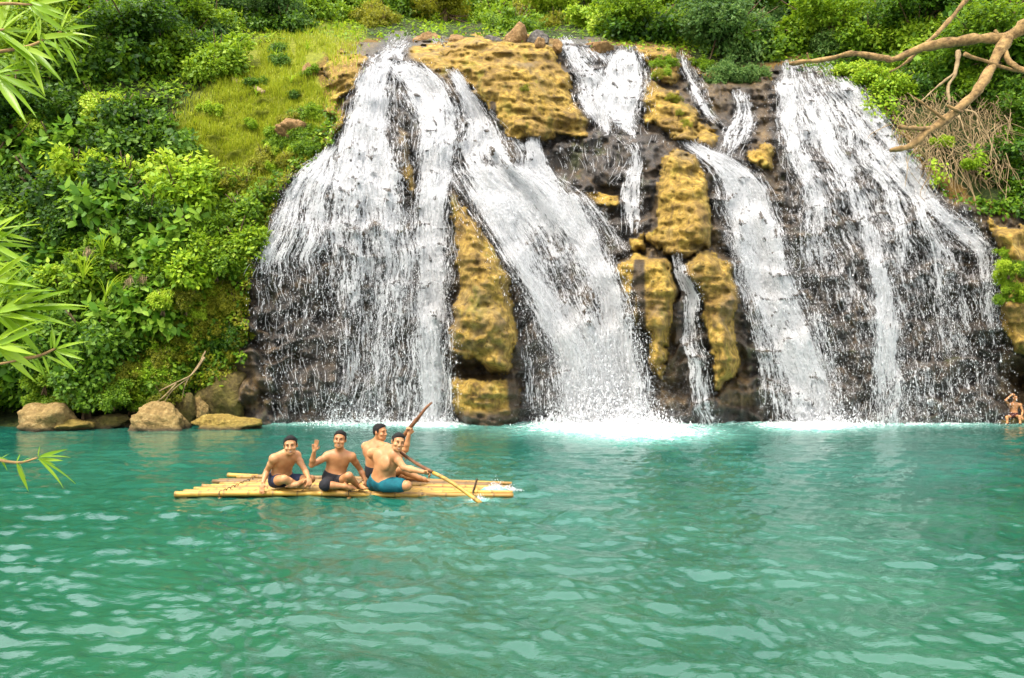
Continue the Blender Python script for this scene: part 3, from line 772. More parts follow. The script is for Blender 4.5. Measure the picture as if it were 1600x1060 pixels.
boulder('shore_boulder', 'flat yellow rock slab lying beside the wet cliff foot', 286, 402, 648, 672, M_BOULDER[1], seed=4, depth=.6)
boulder('shore_boulder', 'mossy olive boulder behind the steep tan boulder', 248, 304, 614, 660, M_BOULDER[2], seed=5, D=23.0)
boulder('shore_boulder', 'small brown stone between the mossy boulder and the cliff', 300, 326, 618, 650, M_BOULDER[0], seed=6, D=23.2)
boulder('shore_boulder', 'large mossy brown rock under the roots left of the falls', 300, 380, 580, 645, M_BOULDER[2], seed=7, D=23.6)
boulder('shore_boulder', 'low brown rock ledge between the two tan shore boulders', 112, 205, 648, 671, M_BOULDER[2], seed=16, D=DW(671) + .3)
boulder('crest_boulder', 'angular tan boulder perched on the crest above the central rock', 788, 829, 31, 62, M_BOULDER[4], D=30.6, seed=9)
boulder('crest_boulder', 'grey wet boulder on the crest right of the perched tan boulder', 822, 864, 43, 66, M_BOULDER[3], D=30.8, seed=10)
boulder('crest_boulder', 'small orange stone on the crest beside the grey boulder', 832, 853, 56, 70, M_BOULDER[4], D=30.2, seed=11)
boulder('crest_boulder', 'grey rock on the crest left of the perched tan boulder', 752, 796, 50, 72, M_BOULDER[3], D=30.7, seed=12)
boulder('crest_boulder', 'low tan rock on the crest above the left fan', 640, 690, 44, 68, M_BOULDER[4], D=32.5, seed=13)
boulder('crest_boulder', 'low tan rocks on the crest right of the top cascade', 905, 968, 58, 80, M_BOULDER[4], D=30.9, seed=14)
boulder('crest_boulder', 'small tan rock at the edge of the top cascade', 862, 880, 60, 76, M_BOULDER[4], D=30.3, seed=15)
boulder('crest_boulder', 'brown wet rock in the stream above the left fan', 690, 745, 52, 74, M_BOULDER[4], D=31.6, seed=17)
boulder('crest_boulder', 'dark wet rock in the stream at the head of the left fan', 620, 655, 56, 76, M_BOULDER[3], D=32.4, seed=18)
boulder('bank_rock', 'bare tan rock patch on the grassy slope', 420, 490, 184, 208, M_BOULDER[4], D=26.7, seed=19, depth=.9)
boulder('bank_rock', 'small tan rock on the grass near the upper lip of the falls', 470, 492, 96, 122, M_BOULDER[4], D=29.0, seed=20, depth=.5)
boulder('bank_rock', 'flat rock ledge at the waterline under the sitting bather', 1545, 1640, 650, 672, M_BOULDER[2], D=23.55, seed=21)

# ---------------------------------------------------------------- foliage
def mat_leaf(name, dark, mid, light, trans=0.42, rough=0.52):
    t = NT(name)
    geo = t.new('ShaderNodeNewGeometry'); oi = t.new('ShaderNodeObjectInfo')
    r = t.math('ADD', t.math('MULTIPLY', geo.outputs['Random Per Island'], 0.62), t.math('MULTIPLY', oi.outputs['Random'], 0.38))
    col = t.ramp(r, (0.12, dark), (0.5, mid), (0.88, light))
    b = t.bsdf(col, rough, 0.22)
    tr = t.new('ShaderNodeBsdfTranslucent'); t.l.new(t.mix(0.5, col, light), tr.inputs[0])
    mx = t.new('ShaderNodeMixShader'); mx.inputs[0].default_value = trans; t.l.new(b, mx.inputs[1]); t.l.new(tr.outputs[0], mx.inputs[2])
    return t.done(mx.outputs[0])
ML = {
 'big':    mat_leaf('large_leaves', lin(58, 104, 18), lin(104, 156, 32), lin(160, 198, 58)),
 'dark':   mat_leaf('dark_green_leaves', lin(32, 68, 12), lin(72, 116, 20), lin(128, 168, 38)),
 'mid':    mat_leaf('green_leaves', lin(66, 104, 14), lin(118, 160, 26), lin(172, 202, 48)),
 'bright': mat_leaf('bright_green_leaves', lin(114, 160, 18), lin(164, 202, 34), lin(206, 226, 66)),
 'olive':  mat_leaf('olive_leaves', lin(84, 96, 16), lin(140, 148, 28), lin(188, 184, 52)),
 'blue':   mat_leaf('grey_green_leaves', lin(44, 82, 26), lin(86, 130, 52), lin(148, 180, 92)),
 'fern':   mat_leaf('fern_fronds', lin(44, 84, 18), lin(84, 132, 32), lin(132, 172, 58)),
 'grass':  mat_leaf('meadow_grass', lin(128, 152, 18), lin(178, 194, 32), lin(212, 214, 70), 0.4),
 'front':  mat_leaf('fresh_long_leaves', lin(96, 142, 16), lin(140, 182, 32), lin(184, 210, 62), 0.45, 0.35),
}
def mat_plain(name, a, b, scale=12, rough=0.8, bump=0.5):
    t = NT(name); c = t.coord(); n = t.noise(scale, 5, .65, c); n2 = t.noise(scale * .2, 3, .6, c)
    col = t.mix(t.rng(t.math('ADD', t.math('MULTIPLY', n, .6), t.math('MULTIPLY', n2, .4)), .36, .64), a, b)
    return t.done(t.bsdf(col, rough, 0.3, t.bump(n, bump, 0.02)))
M_BARK = mat_plain('grey_brown_bark', lin(70, 54, 34), lin(128, 104, 70))
M_DEAD = mat_plain('ochre_bark', lin(84, 62, 34), lin(186, 152, 96), 14, .9, 1.0)
M_TWIG = mat_plain('dry_twigs', lin(120, 98, 62), lin(184, 160, 118), 7)

def leaves_mesh(name, pos, dirn, up, ln, wd, fold=0.25, tipdrop=0.15, hexl=False):
    """two-sided folded diamond leaves: base, left, tip, right"""
    n = len(pos)
    dirn = dirn / (np.linalg.norm(dirn, axis=1)[:, None] + 1e-9)
    side = np.cross(dirn, up); side /= np.linalg.norm(side, axis=1)[:, None] + 1e-9
    nrm = np.cross(side, dirn)
    ln = ln[:, None]; wd = wd[:, None]
    mid = pos + dirn * ln * 0.42 - nrm * wd * fold
    v = np.stack([pos, mid - side * wd, pos + dirn * ln - nrm * ln * tipdrop, mid + side * wd, pos + dirn * ln * .45 ], 1)[:, :4]
    if hexl:
        m1 = pos + dirn * ln * .28 - nrm * wd * fold; m2 = pos + dirn * ln * .66 - nrm * (wd * fold + ln * tipdrop * .4)
        v = np.stack([pos, m1 - side * wd, m2 - side * wd * .72, pos + dirn * ln - nrm * ln * tipdrop, m2 + side * wd * .72, m1 + side * wd], 1)
        b = np.arange(n)[:, None] * 6
        return mesh_from(name, v.reshape(-1, 3), np.concatenate([b + [0, 1, 2, 3], b + [0, 3, 4, 5]]), smooth=False)
    b = np.arange(n)[:, None] * 4
    return mesh_from(name, v.reshape(-1, 3), np.concatenate([b + [0, 1, 2], b + [0, 2, 3]]), smooth=False)

def foliage_proto(seed, n, lobes, leaf, wd, spread=(1.15, 1.05, .55), droop=.35, shell=.55, tuft=7, hexl=False):
    r = np.random.default_rng(seed)
    lc = r.normal(0, 1, (lobes, 3)); lc /= np.linalg.norm(lc, axis=1)[:, None]; lc *= r.uniform(.15, .95, (lobes, 1)) * spread
    lc[:, 2] = np.abs(lc[:, 2]) * .9 - .1
    lr = r.uniform(.16, .42, lobes)
    nt = n // tuft                               # leaves grow in tufts on twig ends
    k = r.integers(0, lobes, nt)
    d = r.normal(0, 1, (nt, 3)); d[:, 2] += .35; d /= np.linalg.norm(d, axis=1)[:, None]
    rad = lr[k] * (shell + (1 - shell) * r.uniform(0, 1, nt) ** .6) * r.uniform(.9, 1.18, nt)
    tip = lc[k] + d * rad[:, None]
    pos = np.repeat(tip, tuft, 0) + r.normal(0, leaf * .45, (nt * tuft, 3))
    dd = np.repeat(d, tuft, 0) * .7 + r.normal(0, .7, (nt * tuft, 3)); dd[:, 2] -= droop
    up = np.repeat(d, tuft, 0) * .6 + [0, 0, 1.0] + r.normal(0, .35, (nt * tuft, 3))
    s = r.uniform(.65, 1.25, nt * tuft)
    return leaves_mesh('foliage', pos, dd, up, leaf * s, wd * s, hexl=hexl)
def stems_proto(seed, n=5, h=.7):
    r = np.random.default_rng(seed); m = MB()
    for k in range(n):
        a = r.uniform(0, 6.28); e = np.array([math.cos(a) * r.uniform(.2, .6), math.sin(a) * r.uniform(.2, .6), h * r.uniform(.6, 1)])
        p = spline([np.array([0, 0, -.9]) + r.normal(0, .06, 3), [0, 0, -.35], e * .4, e], 7)
        m.add(*tube(p, np.linspace(.045, .010, 7), 5))
    return m.mesh('stem')
PROTO = {
 'big':    [foliage_proto(151 + k, 1500, 12, .24, .07, droop=.5, tuft=5, hexl=True) for k in range(2)],
 'dark':   [foliage_proto(101 + k, 5600, 16, .125, .040) for k in range(3)],
 'mid':    [foliage_proto(201 + k, 5600, 16, .120, .038) for k in range(3)],
 'bright': [foliage_proto(301 + k, 4600, 13, .140, .038, droop=.2, hexl=True) for k in range(2)],
 'olive':  [foliage_proto(401 + k, 6000, 16, .08, .023) for k in range(2)],
 'blue':   [foliage_proto(501 + k, 5600, 15, .115, .028, droop=.1) for k in range(2)],
}
STEMS = [stems_proto(601 + k) for k in range(2)]
for kk, l in PROTO.items():
    for me in l: me.materials.append(ML[kk])
for me in STEMS: me.materials.append(M_BARK)
def fern_mesh(seed, n=11, L=1.0):
    """a crown of arching fronds, each with paired leaflets"""
    r = np.random.default_rng(seed); pos, dr, up, ln, wd = [], [], [], [], []
    for k in range(n):
        a = k * 2.4 + r.uniform(-.3, .3); ll = L * r.uniform(.7, 1.1); el = r.uniform(.5, 1.2)
        s = np.linspace(.12, 1, 15)
        hx = ll * s * math.cos(el * .6); hz = ll * (s * math.sin(el) - 0.75 * s ** 2)
        p = np.stack([np.cos(a) * hx, np.sin(a) * hx, hz], -1)
        tg = np.gradient(p, axis=0); tg /= np.linalg.norm(tg, axis=1)[:, None]
        sd = np.array([-math.sin(a), math.cos(a), 0])
        for sg in (-1, 1):
            pos.append(p); dr.append(sg * sd + tg * .45 + [0, 0, -.2]); up.append(np.tile([0, 0, 1.0], (15, 1)) + r.normal(0, .15, (15, 3)))
            q = ll * .23 * np.sin(np.pi * np.clip(s * .92 + .06, 0, 1)) ** .7; ln.append(q); wd.append(q * .16)
    return leaves_mesh('fronds', np.vstack(pos), np.vstack(dr), np.vstack(up), np.concatenate(ln), np.concatenate(wd))
FERNS = [fern_mesh(700 + k) for k in range(3)]
for me in FERNS: me.materials.append(ML['fern'])

def plant(kind, px, py, D, rpx, name='shrub', label='', cat='shrub', group=None, sz=1.0, lift=0.15):
    """one shrub standing on the slope"""
    s = rpx * D / FPX
    c = P(px, py, D).reshape(3)
    root = empty(name, c); tag(root, label, cat, group)
    rz = rng.uniform(0, 6.28)
    if kind == 'fern':
        o = link('fronds', FERNS[rng.integers(0, 3)], None, root); o.scale = (s, s, s * sz); o.rotation_euler = (R(18), 0, rz)
    else:
        l = PROTO[kind]
        o = link('foliage', l[rng.integers(0, len(l))], None, root); o.scale = (s, s, s * sz); o.rotation_euler = (rng.uniform(.25, .85), rng.uniform(-.3, .3), rng.uniform(-.5, .5) + (math.pi if rng.uniform() < .5 else 0) * 0)
        q = link('stem', STEMS[rng.integers(0, 2)], None, root); q.scale = (s, s, s); q.rotation_euler = (0, 0, rz)
    return root
def scatter(poly, step, jit=.45):
    poly = np.array(poly, float); x0, y0 = poly.min(0); x1, y1 = poly.max(0)
    gx, gy = np.meshgrid(np.arange(x0, x1 + step, step), np.arange(y0, y1 + step, step * .86))
    gx = gx + (np.arange(gx.shape[0])[:, None] % 2) * step / 2
    gx = gx + rng.uniform(-jit, jit, gx.shape) * step; gy = gy + rng.uniform(-jit, jit, gy.shape) * step
    m = poly_sd(gx, gy, poly) > 0
    return np.stack([gx[m], gy[m]], -1)
KN = {'big': 'large-leaved shrub', 'dark': 'dark leafy shrub', 'mid': 'green leafy shrub', 'bright': 'yellow-green shrub', 'olive': 'olive shrub', 'blue': 'grey-green shrub', 'fern': 'arching fern'}
ORD = ['first', 'second', 'third', 'fourth', 'fifth', 'sixth', 'seventh', 'eighth', 'ninth', 'tenth', 'eleventh', 'twelfth', 'thirteenth', 'fourteenth', 'fifteenth', 'sixteenth', 'seventeenth', 'eighteenth', 'nineteenth', 'twentieth'] + ['%dth' % k for k in range(21, 60)]
def thicket(poly, step, rpx, kinds, place, group, dz=0.35, name='shrub'):
    ks, pr = zip(*kinds); pr = np.array(pr) / sum(pr)
    made = {}
    for (x, y) in scatter(poly, step * (1.22 if step >= 30 else 1.05)):
        k = ks[rng.choice(len(ks), p=pr)]
        rp = rpx * rng.uniform(.75, 1.35) * (1.25 if step >= 30 else 1.1) * (0.75 if k == 'fern' else 1)
        D = float(samp(DT, x, y)) - rng.uniform(0, dz)
        made.setdefault(k, []).append((x, plant(k, x, y, D, rp, 'fern' if k == 'fern' else name, '', 'fern' if k == 'fern' else 'shrub', group)))
    for k, l in made.items():
        l.sort(key=lambda q: q[0])
        for i, (x, o) in enumerate(l):
            if len(l) == 1: o['label'] = KN[k] + ' ' + place
            elif i == 0: o['label'] = 'leftmost ' + KN[k] + ' ' + place
            elif i == len(l) - 1: o['label'] = 'rightmost ' + KN[k] + ' ' + place
            else: o['label'] = ORD[i] + ' ' + KN[k] + ' from left, ' + place
# left bank, from the shore up
thicket([(-60,470),(150,430),(240,470),(180,560),(190,612),(20,612),(-60,600)], 44, 42, [('dark', 2), ('mid', 3), ('fern', 3), ('big', 2.5)], 'low on the left bank above the shore boulders', 'low thicket on the left bank')
thicket([(-60,300),(330,280),(400,330),(372,420),(240,480),(140,440),(-60,480)], 44, 44, [('dark', 3), ('mid', 3), ('fern', 2.5), ('bright', 1), ('big', 2.5)], 'halfway up the left bank', 'middle thicket on the left bank')
thicket([(-60,150),(230,130),(262,200),(260,258),(330,268),(300,300),(-60,310)], 46, 48, [('dark', 2.5), ('mid', 3), ('bright', 1.2), ('big', 2)], 'high on the left bank under the tall trees', 'upper thicket on the left bank')
thicket([(330,262),(420,245),(440,262),(400,330),(340,300)], 30, 28, [('mid', 3), ('fern', 3), ('olive', 2)], 'below the grassy slope left of the falls', 'shrubs below the grassy slope')
thicket([(300,120),(420,80),(520,70),(500,150),(430,220),(330,250),(280,220)], 52, 13, [('mid', 2), ('bright', 2), ('dark', 1)], 'scattered in the grass', 'low shrubs in the grass', .1)
thicket([(430,200),(500,168),(520,205),(470,246),(425,276),(400,270)], 21, 17, [('dark', 1), ('mid', 2), ('olive', 3), ('bright', 2)], 'on the rock edge beside the left fan', 'shrubs on the rock edge beside the left fan', .2)
thicket([(388,320),(430,275),(440,290),(402,390),(380,450),(360,440)], 22, 18, [('mid', 2), ('olive', 3), ('dark', 1)], 'clinging to the ochre edge left of the fan', 'shrubs along the left edge of the fan', .2)
thicket([(190,540),(225,470),(300,430),(352,440),(340,490),(290,560),(180,612),(140,612)], 24, 21, [('olive', 5), ('bright', 2)], 'on the mossy yellow mound above the shore rocks', 'mossy mound shrubs', .3)
thicket([(330,470),(382,450),(382,560),(330,560)], 24, 19, [('dark', 3), ('olive', 2), ('fern', 1)], 'on the damp rock left of the falls', 'shrubs at the left end of the falls', .2)
thicket([(60,585),(260,570),(260,628),(180,632),(60,622)], 26, 22, [('mid', 3), ('bright', 1), ('olive', 2)], 'hanging over the shore boulders', 'shrubs over the shore boulders', .5)
# upper left and the wood behind the crest
thicket([(-60,-40),(150,-40),(250,40),(230,130),(-60,150)], 50, 56, [('dark', 2), ('mid', 3), ('bright', 1.6), ('big', 2)], 'in the tall growth at the upper left', 'tall growth at the upper left', .6, 'shrub')
thicket([(150,-40),(340,-40),(350,60),(340,110),(262,170),(235,120)], 46, 50, [('dark', 2), ('blue', 2), ('mid', 3), ('bright', 1)], 'in the leafy wall beside the grassy slope', 'leafy wall beside the grassy slope', .5)
thicket([(330,-40),(560,-40),(560,46),(480,46),(400,52),(345,80)], 36, 36, [('blue', 2), ('mid', 3), ('dark', 2), ('olive', 1)], 'above the top of the grassy slope', 'shrubs above the grassy slope', .6)
thicket([(555,-50),(900,-50),(900,48),(780,52),(640,46),(555,50)], 30, 30, [('mid', 3), ('olive', 3), ('bright', 4)], 'on the hill behind the crest', 'hillside shrubs behind the crest', 1.0)
thicket([(895,-40),(1070,-40),(1068,60),(1000,62),(930,58),(895,40)], 34, 38, [('bright', 3), ('mid', 4), ('dark', 1)], 'overhanging the right side of the top cascade', 'shrubs right of the top cascade', .6)
thicket([(1060,-40),(1230,-40),(1225,90),(1200,112),(1085,100),(1062,60)], 36, 40, [('blue', 4), ('mid', 2), ('dark', 2)], 'on the ledge above the right falls', 'shrubs on the ledge above the right falls', .7)
thicket([(1085,95),(1205,100),(1200,128),(1130,130),(1095,118)], 27, 25, [('blue', 5), ('mid', 2)], 'drooping over the feeder of the right chute', 'shrubs over the right chute', .3)
thicket([(1225,-40),(1420,-40),(1400,90),(1335,110),(1240,84)], 38, 40, [('mid', 3), ('blue', 2), ('dark', 2), ('olive', 1.5)], 'behind the long bare branch at the upper right', 'shrubs behind the bare branch', .5)
thicket([(1300,95),(1400,95),(1400,150),(1350,128)], 27, 24, [('mid', 3), ('bright', 2)], 'beside the crest of the lacy right fall', 'shrubs beside the right fall crest', .3)
thicket([(1410,-40),(1680,-40),(1680,170),(1500,140),(1400,110)], 44, 46, [('dark', 3), ('mid', 3), ('bright', 1), ('big', 2)], 'in the dense growth at upper right', 'dense growth at the upper right', .5)
thicket([(1400,115),(1480,120),(1470,150),(1420,160),(1392,150)], 30, 27, [('mid', 3), ('dark', 3)], 'above the tangle of dry vines', 'shrubs above the dry vines', .3)
thicket([(1400,170),(1560,170),(1570,290),(1480,280)], 48, 14, [('bright', 2), ('mid', 2)], 'peeping through the dry vines', 'green tufts in the dry vines', 1.0)
thicket([(1582,150),(1680,150),(1680,330),(1600,330),(1584,300)], 36, 34, [('dark', 4), ('mid', 3)], 'on the right edge above the yellow rock wall', 'shrubs on the right edge', .3)
thicket([(1562,395),(1596,390),(1598,470),(1566,480)], 20, 13, [('bright', 3), ('mid', 2)], 'growing on the mossy yellow wall at right', 'plants on the right yellow wall', .15)
thicket([(1022,82),(1054,78),(1052,122),(1026,122)], 17, 14, [('olive', 2), ('mid', 2)], 'on the small ochre rock beside the top cascade', 'plants beside the top cascade', .15)
thicket([(1042,150),(1062,156),(1082,190),(1076,210),(1052,178)], 14, 10, [('olive', 3), ('mid', 1)], 'on the ochre wedge below the top cascade', 'plants on the ochre wedge', .1)
thicket([(812,130),(838,132),(842,146),(818,144)], 13, 8, [('olive', 1)], 'in a crack of the central ochre rock', 'tufts on the central rock', .1)
# single bright crowns that catch the eye
for (px, py, rp, k, lb) in [(165,175,42,'bright','yellow-green crown standing out on the left bank'),(60,205,34,'bright','yellow-green shrub at the far left below the long leaves'),(150,105,30,'bright','light green crown beside the foreground leaves'),(330,110,34,'mid','rounded green shrub at the top left of the grassy slope'),(235,330,36,'dark','dark shrub in the hollow of the left bank'),(255,470,26,'bright','bright clump on top of the mossy mound'),(1400,140,34,'bright','light green creeper crown behind the bare branch'),(160,100,46,'dark','heart-leaved dark creeper in the upper left'),(70,590,30,'mid','leafy shrub drooping over the far left boulder')]:
    plant(k, px, py, float(samp(DT, px, py)) - .8, rp, 'shrub', lb, 'shrub')

# creepers and small plants that cover the slopes
VINE_POLY = [(1385,185),(1430,155),(1500,150),(1560,170),(1580,250),(1560,318),(1480,302),(1430,252)]
def cover(name, label, poly, n, mat, ln, thr, seed):
    r = np.random.default_rng(seed); q = np.array(poly, float); x0, y0 = q.min(0); x1, y1 = q.max(0)
    gx, gy = r.uniform(x0, x1, n * 2), r.uniform(y0, y1, n * 2)
    m = (poly_sd(gx, gy, q) + r.normal(0, 6, len(gx)) > 0) & (fbm(np.stack([gx * .022, gy * .022, gx * 0 + seed], -1), 3, seed) > thr) & (poly_sd(gx, gy, GRASS_POLY) < 4) & (poly_sd(gx, gy, CLIFF_POLY) < 10) & (poly_sd(gx, gy, VINE_POLY) < 6 - 14 * r.uniform(0, 1, len(gx)) ** 3)
    gx, gy = gx[m][:n], gy[m][:n]; k = len(gx)
    hb = .28 * np.abs(fbm(np.stack([gx * .07, gy * .07, gx * 0 + 2], -1), 2, seed + 1))
    D = samp(DT, gx, gy); p = P(gx, gy, D - hb - r.uniform(0, .18, k)); s = r.uniform(.6, 1.3, k) * ln * D / 24
    dd = r.normal(0, .55, (k, 3)) + [0, -.55, -.5]
    me = leaves_mesh(name, p, dd, r.normal(0, .35, (k, 3)) + [0, -.6, .9], s, s * r.uniform(.26, .38, k))
    return tag(link(name, me, mat), label, 'ground cover', kind='stuff')
LB = [(-80,-60),(340,-60),(345,80),(262,170),(262,258),(330,268),(440,250),(520,165),(530,205),(440,290),(395,400),(376,560),(330,600),(180,635),(-80,640)]
cover('creeper_cover', 'dark creeper leaves carpeting the left bank', LB, 26000, ML['dark'], .17, -.6, 801)
cover('creeper_cover', 'light creeper leaves scattered over the left bank', LB, 14000, ML['mid'], .17, -.05, 802)
cover('creeper_cover', 'bright young leaves dotting the left bank', LB, 4500, ML['bright'], .16, .25, 803)
TB = [(335,-60),(1240,-60),(1225,92),(1060,72),(990,66),(900,56),(700,54),(600,56),(400,60),(340,90)]
cover('creeper_cover', 'light undergrowth on the hill behind the crest', TB, 15000, ML['bright'], .16, -.15, 804)
cover('creeper_cover', 'green undergrowth on the hill behind the crest', TB, 15000, ML['mid'], .16, -.6, 805)
RB = [(1225,-60),(1700,-60),(1700,345),(1600,335),(1540,330),(1480,300),(1430,250),(1392,190),(1335,128),(1230,95)]
cover('creeper_cover', 'dark creeper leaves carpeting the right bank', RB, 14000, ML['dark'], .16, -.6, 806)
cover('creeper_cover', 'light creeper leaves scattered over the right bank', RB, 9000, ML['mid'], .16, -.1, 807)
cover('moss_cover', 'yellow moss and tiny leaves on the mound above the shore rocks', [(180,560),(225,465),(300,425),(360,430),(350,500),(300,570),(200,620),(130,620)], 12000, ML['olive'], .08, -.6, 808)

cover('moss_cover', 'yellow-green moss running down the rock beside the left fan', [(445,250),(520,196),(530,214),(442,300),(404,400),(388,560),(342,606),(262,606),(236,500),(300,430),(366,420),(388,330)], 17000, ML['olive'], .085, -.45, 809)

# tall trees with trunks
CROWNS = [foliage_proto(1001 + k, 8000, 28, .075, .024, (1.0, 1.0, .85)) for k in range(3)]
CROWNC = {}
def tree(label, px, py, D, rpx, kind, foot):
    s = rpx * D / FPX; c = V(px, py, D); f = V(px + rng.uniform(-8, 8), foot, D + .8)
    root = tag(empty('tree', f), label, 'tree', 'tall trees round the falls')
    m = MB(); top = c - f
    m.add(*tube(spline([[0, 0, -.3], top * .35 + rng.normal(0, .12, 3), top * .7, top], 12), np.linspace(.14, .05, 12), 8, .15))
    for _ in range(7):
        e = top + rng.normal(0, .5, 3) * s; b0 = top * rng.uniform(.45, .9); m.add(*tube(spline([b0, (b0 + e) / 2 + [0, 0, -.1], e], 7), np.linspace(.05, .015, 7), 6))
    link('trunk', m.mesh('trunk'), M_BARK, root)
    ck_ = (kind, int(rng.integers(0, 2)))
    if ck_ not in CROWNC:
        me = CROWNS[(len(CROWNC)) % 3].copy(); me.materials.clear(); me.materials.append(ML[kind]); CROWNC[ck_] = me
    me = CROWNC[ck_]
    o = link('crown', me, None, root, top); o.scale = (s, s, s * .85); o.rotation_euler = (.25, rng.uniform(-.2, .2), rng.uniform(0, 6.28))
for (px, py, dd, rp, k, ft, lb) in [(60,60,1.5,95,'mid',170,'broad green tree behind the foreground leaves at upper left'),(215,45,1.2,90,'dark',160,'large dark tree at upper left beside the light crown'),(300,25,.8,72,'mid',110,'tree at the top of the leafy wall left of the grass'),
      (425,10,.5,60,'blue',60,'grey-green tree above the grassy slope'),(985,22,1.0,72,'mid',72,'leafy tree overhanging the right side of the top cascade'),(1120,40,1.2,92,'blue',110,'large grey-green tree crown above the right chute'),(1190,10,.5,75,'dark',80,'dark tree behind the right chute'),
      (1300,30,.8,80,'mid',100,'green tree behind the long bare limb'),(1430,20,.6,80,'dark',110,'dark tree at the fork of the bare branch'),(1560,60,.8,90,'mid',180,'green tree at the upper right edge'),(20,170,1.2,80,'dark',280,'dark tree at the left edge above the large spray'),(700,5,0,52,'olive',45,'pale olive tree on the hill behind the crest'),(850,2,0,52,'bright',45,'light green tree behind the perched boulder')]:
    tree(lb, px, py, float(samp(DT, px, min(py + 30, ft))) - dd, rp, k, ft)

# meadow grass on the slope
n = 27000
gp = np.array(GRASS_POLY, float); x0, y0 = gp.min(0) - 14; x1, y1 = gp.max(0) + 14
gx, gy = rng.uniform(x0, x1, n * 3), rng.uniform(y0, y1, n * 3)
sd = poly_sd(gx, gy, gp); m = sd + rng.normal(0, 14, len(sd)) > 0; gx, gy = gx[m][:n], gy[m][:n]
thin = fbm(np.stack([gx * .03, gy * .03, gx * 0], -1), 3, 61); m = thin > -.5 - .2 * rng.uniform(0, 1, len(gx)); gx, gy = gx[m], gy[m]
pos = P(gx, gy, samp(DT, gx, gy) + .02); n = len(pos)
L = rng.uniform(.12, .34, n) * (1 + .5 * np.clip(fbm(np.stack([gx * .06, gy * .06, gx * 0 + 5], -1), 2, 62), -1, 1))
a = rng.uniform(0, 6.28, n); ln_ = rng.uniform(.1, .6, n)
tipv = np.stack([np.cos(a) * ln_ * L, np.sin(a) * ln_ * L - .10 * L, L * (1 - .35 * ln_)], -1)
sidev = np.stack([-np.sin(a), np.cos(a), a * 0], -1) * rng.uniform(.008, .016, n)[:, None]
midv = pos + tipv * [.35, .35, .62]
v = np.stack([pos - sidev, pos + sidev, midv + sidev * .8, midv - sidev * .8, pos + tipv], 1).reshape(-1, 3)
b = np.arange(n)[:, None] * 5
tag(link('meadow_grass', mesh_from('meadow_grass', v, [b + [0, 1, 2, 3], b + [3, 2, 4]], False), ML['grass']), 'yellow-green grass covering the slope left of the falls', 'grass', kind='stuff')
# arching reeds
def reed(label, px, py, D, h, n, plume=False, seed=0):
    r = np.random.default_rng(seed); root = tag(empty('reed_clump', V(px, py, D)), label, 'reed', 'arching reeds on the left bank')
    for k in range(n):
        a = r.uniform(0, 6.28); L = h * r.uniform(.7, 1.1); s = np.linspace(0, 1, 8)[:, None]; sp = r.uniform(.3, .75)
        c = np.concatenate([np.cos(a) * s ** 1.5 * L * sp, np.sin(a) * s ** 1.5 * L * sp, L * (s - .42 * s ** 3)], 1)
        sd = np.array([-math.sin(a), math.cos(a), 0]) * .020 * (1 - s ** 2 * .95)
        v = np.stack([c - sd, c + [0, 0, -.006], c + sd], 1).reshape(-1, 3); i = np.arange(7)[:, None] * 3
        f = np.concatenate([i + [0, 1, 4, 3], i + [1, 2, 5, 4]])
        link('leaf', mesh_from('leaf', v, f), ML['bright'], root)
        if plume and k < 2:
            e = c[-1]; q = e + r.normal(0, .06, (60, 3)) - [0, 0, .1]
            link('plume', leaves_mesh('plume', q, r.normal(0, .3, (60, 3)) - [0, 0, 1.], r.normal(0, 1, (60, 3)), np.full(60, .2), np.full(60, .008)), M_TWIG, root)
reed('tall arching reed at the left end of the grassy slope', 372, 105, float(samp(DT, 372, 105)) - .4, 1.5, 14, seed=1)
reed('reed clump on the grassy slope above the log', 430, 95, float(samp(DT, 430, 95)) - .2, .8, 12, seed=2)
reed('tall reed with brown plumes in the left thicket', 130, 440, 22.6, 1.6, 12, True, seed=3)
reed('reed with a brown plume near the lower left leaves', 165, 470, 22.6, 1.4, 11, True, seed=4)
reed('thin arching reed on the left bank above the mound', 160, 400, 22.9, 1.1, 12, seed=5)
for i, (px, py) in enumerate([(330,118),(400,150),(455,130),(480,80)]):
    reed(['leftmost short reed tuft on the grassy slope', 'short reed tuft just below the fallen log', 'short reed tuft in the middle of the grassy slope', 'short reed tuft near the top right of the grassy slope'][i], px, py, float(samp(DT, px, py)) - .15, .6, 9, seed=10 + i)

# fallen log, roots, bare branches
def limb(px_path, r0, r1, n=22, sides=9, lump=.34, seed=0):
    p = np.array([V(*q) for q in px_path]); path = spline(p, n)
    path += fbm(path * 1.7, 3, seed)[:, None] * np.array([.02, .0, .025])
    rad = .68 * np.linspace(r0, r1, n) * (1 + .22 * fbm(path * 5, 3, seed + 3))
    return tube(path, rad, sides, lump, seed)
def piece(name, px_path, r0, r1, mat, root, **k):
    v, f = limb(px_path, r0, r1, **k)
    return link(name, mesh_from(name, v - np.array(root.location), f), mat, root)
lg = tag(empty('fallen_log', V(388, 136, 27.6)), 'grey fallen log lying in the grass on the slope', 'log')
piece('log', [(364,126,float(samp(DT,364,126))+.02),(386,133,float(samp(DT,386,133))+.04),(414,146,float(samp(DT,414,146))+.02)], .20, .15, M_TWIG, lg, seed=3)
rt = tag(empty('bare_root', V(280, 600, 23.0)), 'bare forked root reaching down to the shore boulders', 'root')
for a, r0 in [([(320,558,22.9),(300,585,22.6),(272,600,22.4),(248,612,22.3)], .05), ([(275,600,22.4),(258,618,22.2),(240,632,22.2)], .035), ([(296,590,22.6),(268,612,22.3),(254,634,22.2)], .03), ([(322,548,23),(310,570,22.8),(290,600,22.6),(284,625,22.5)], .03)]:
    piece('root_arm', a, r0, r0 * .45, M_TWIG, rt, sides=7)
br = tag(empty('bare_branch', V(1640, 20, 12.0)), 'thick bare ochre branch reaching in from the upper right edge', 'branch')
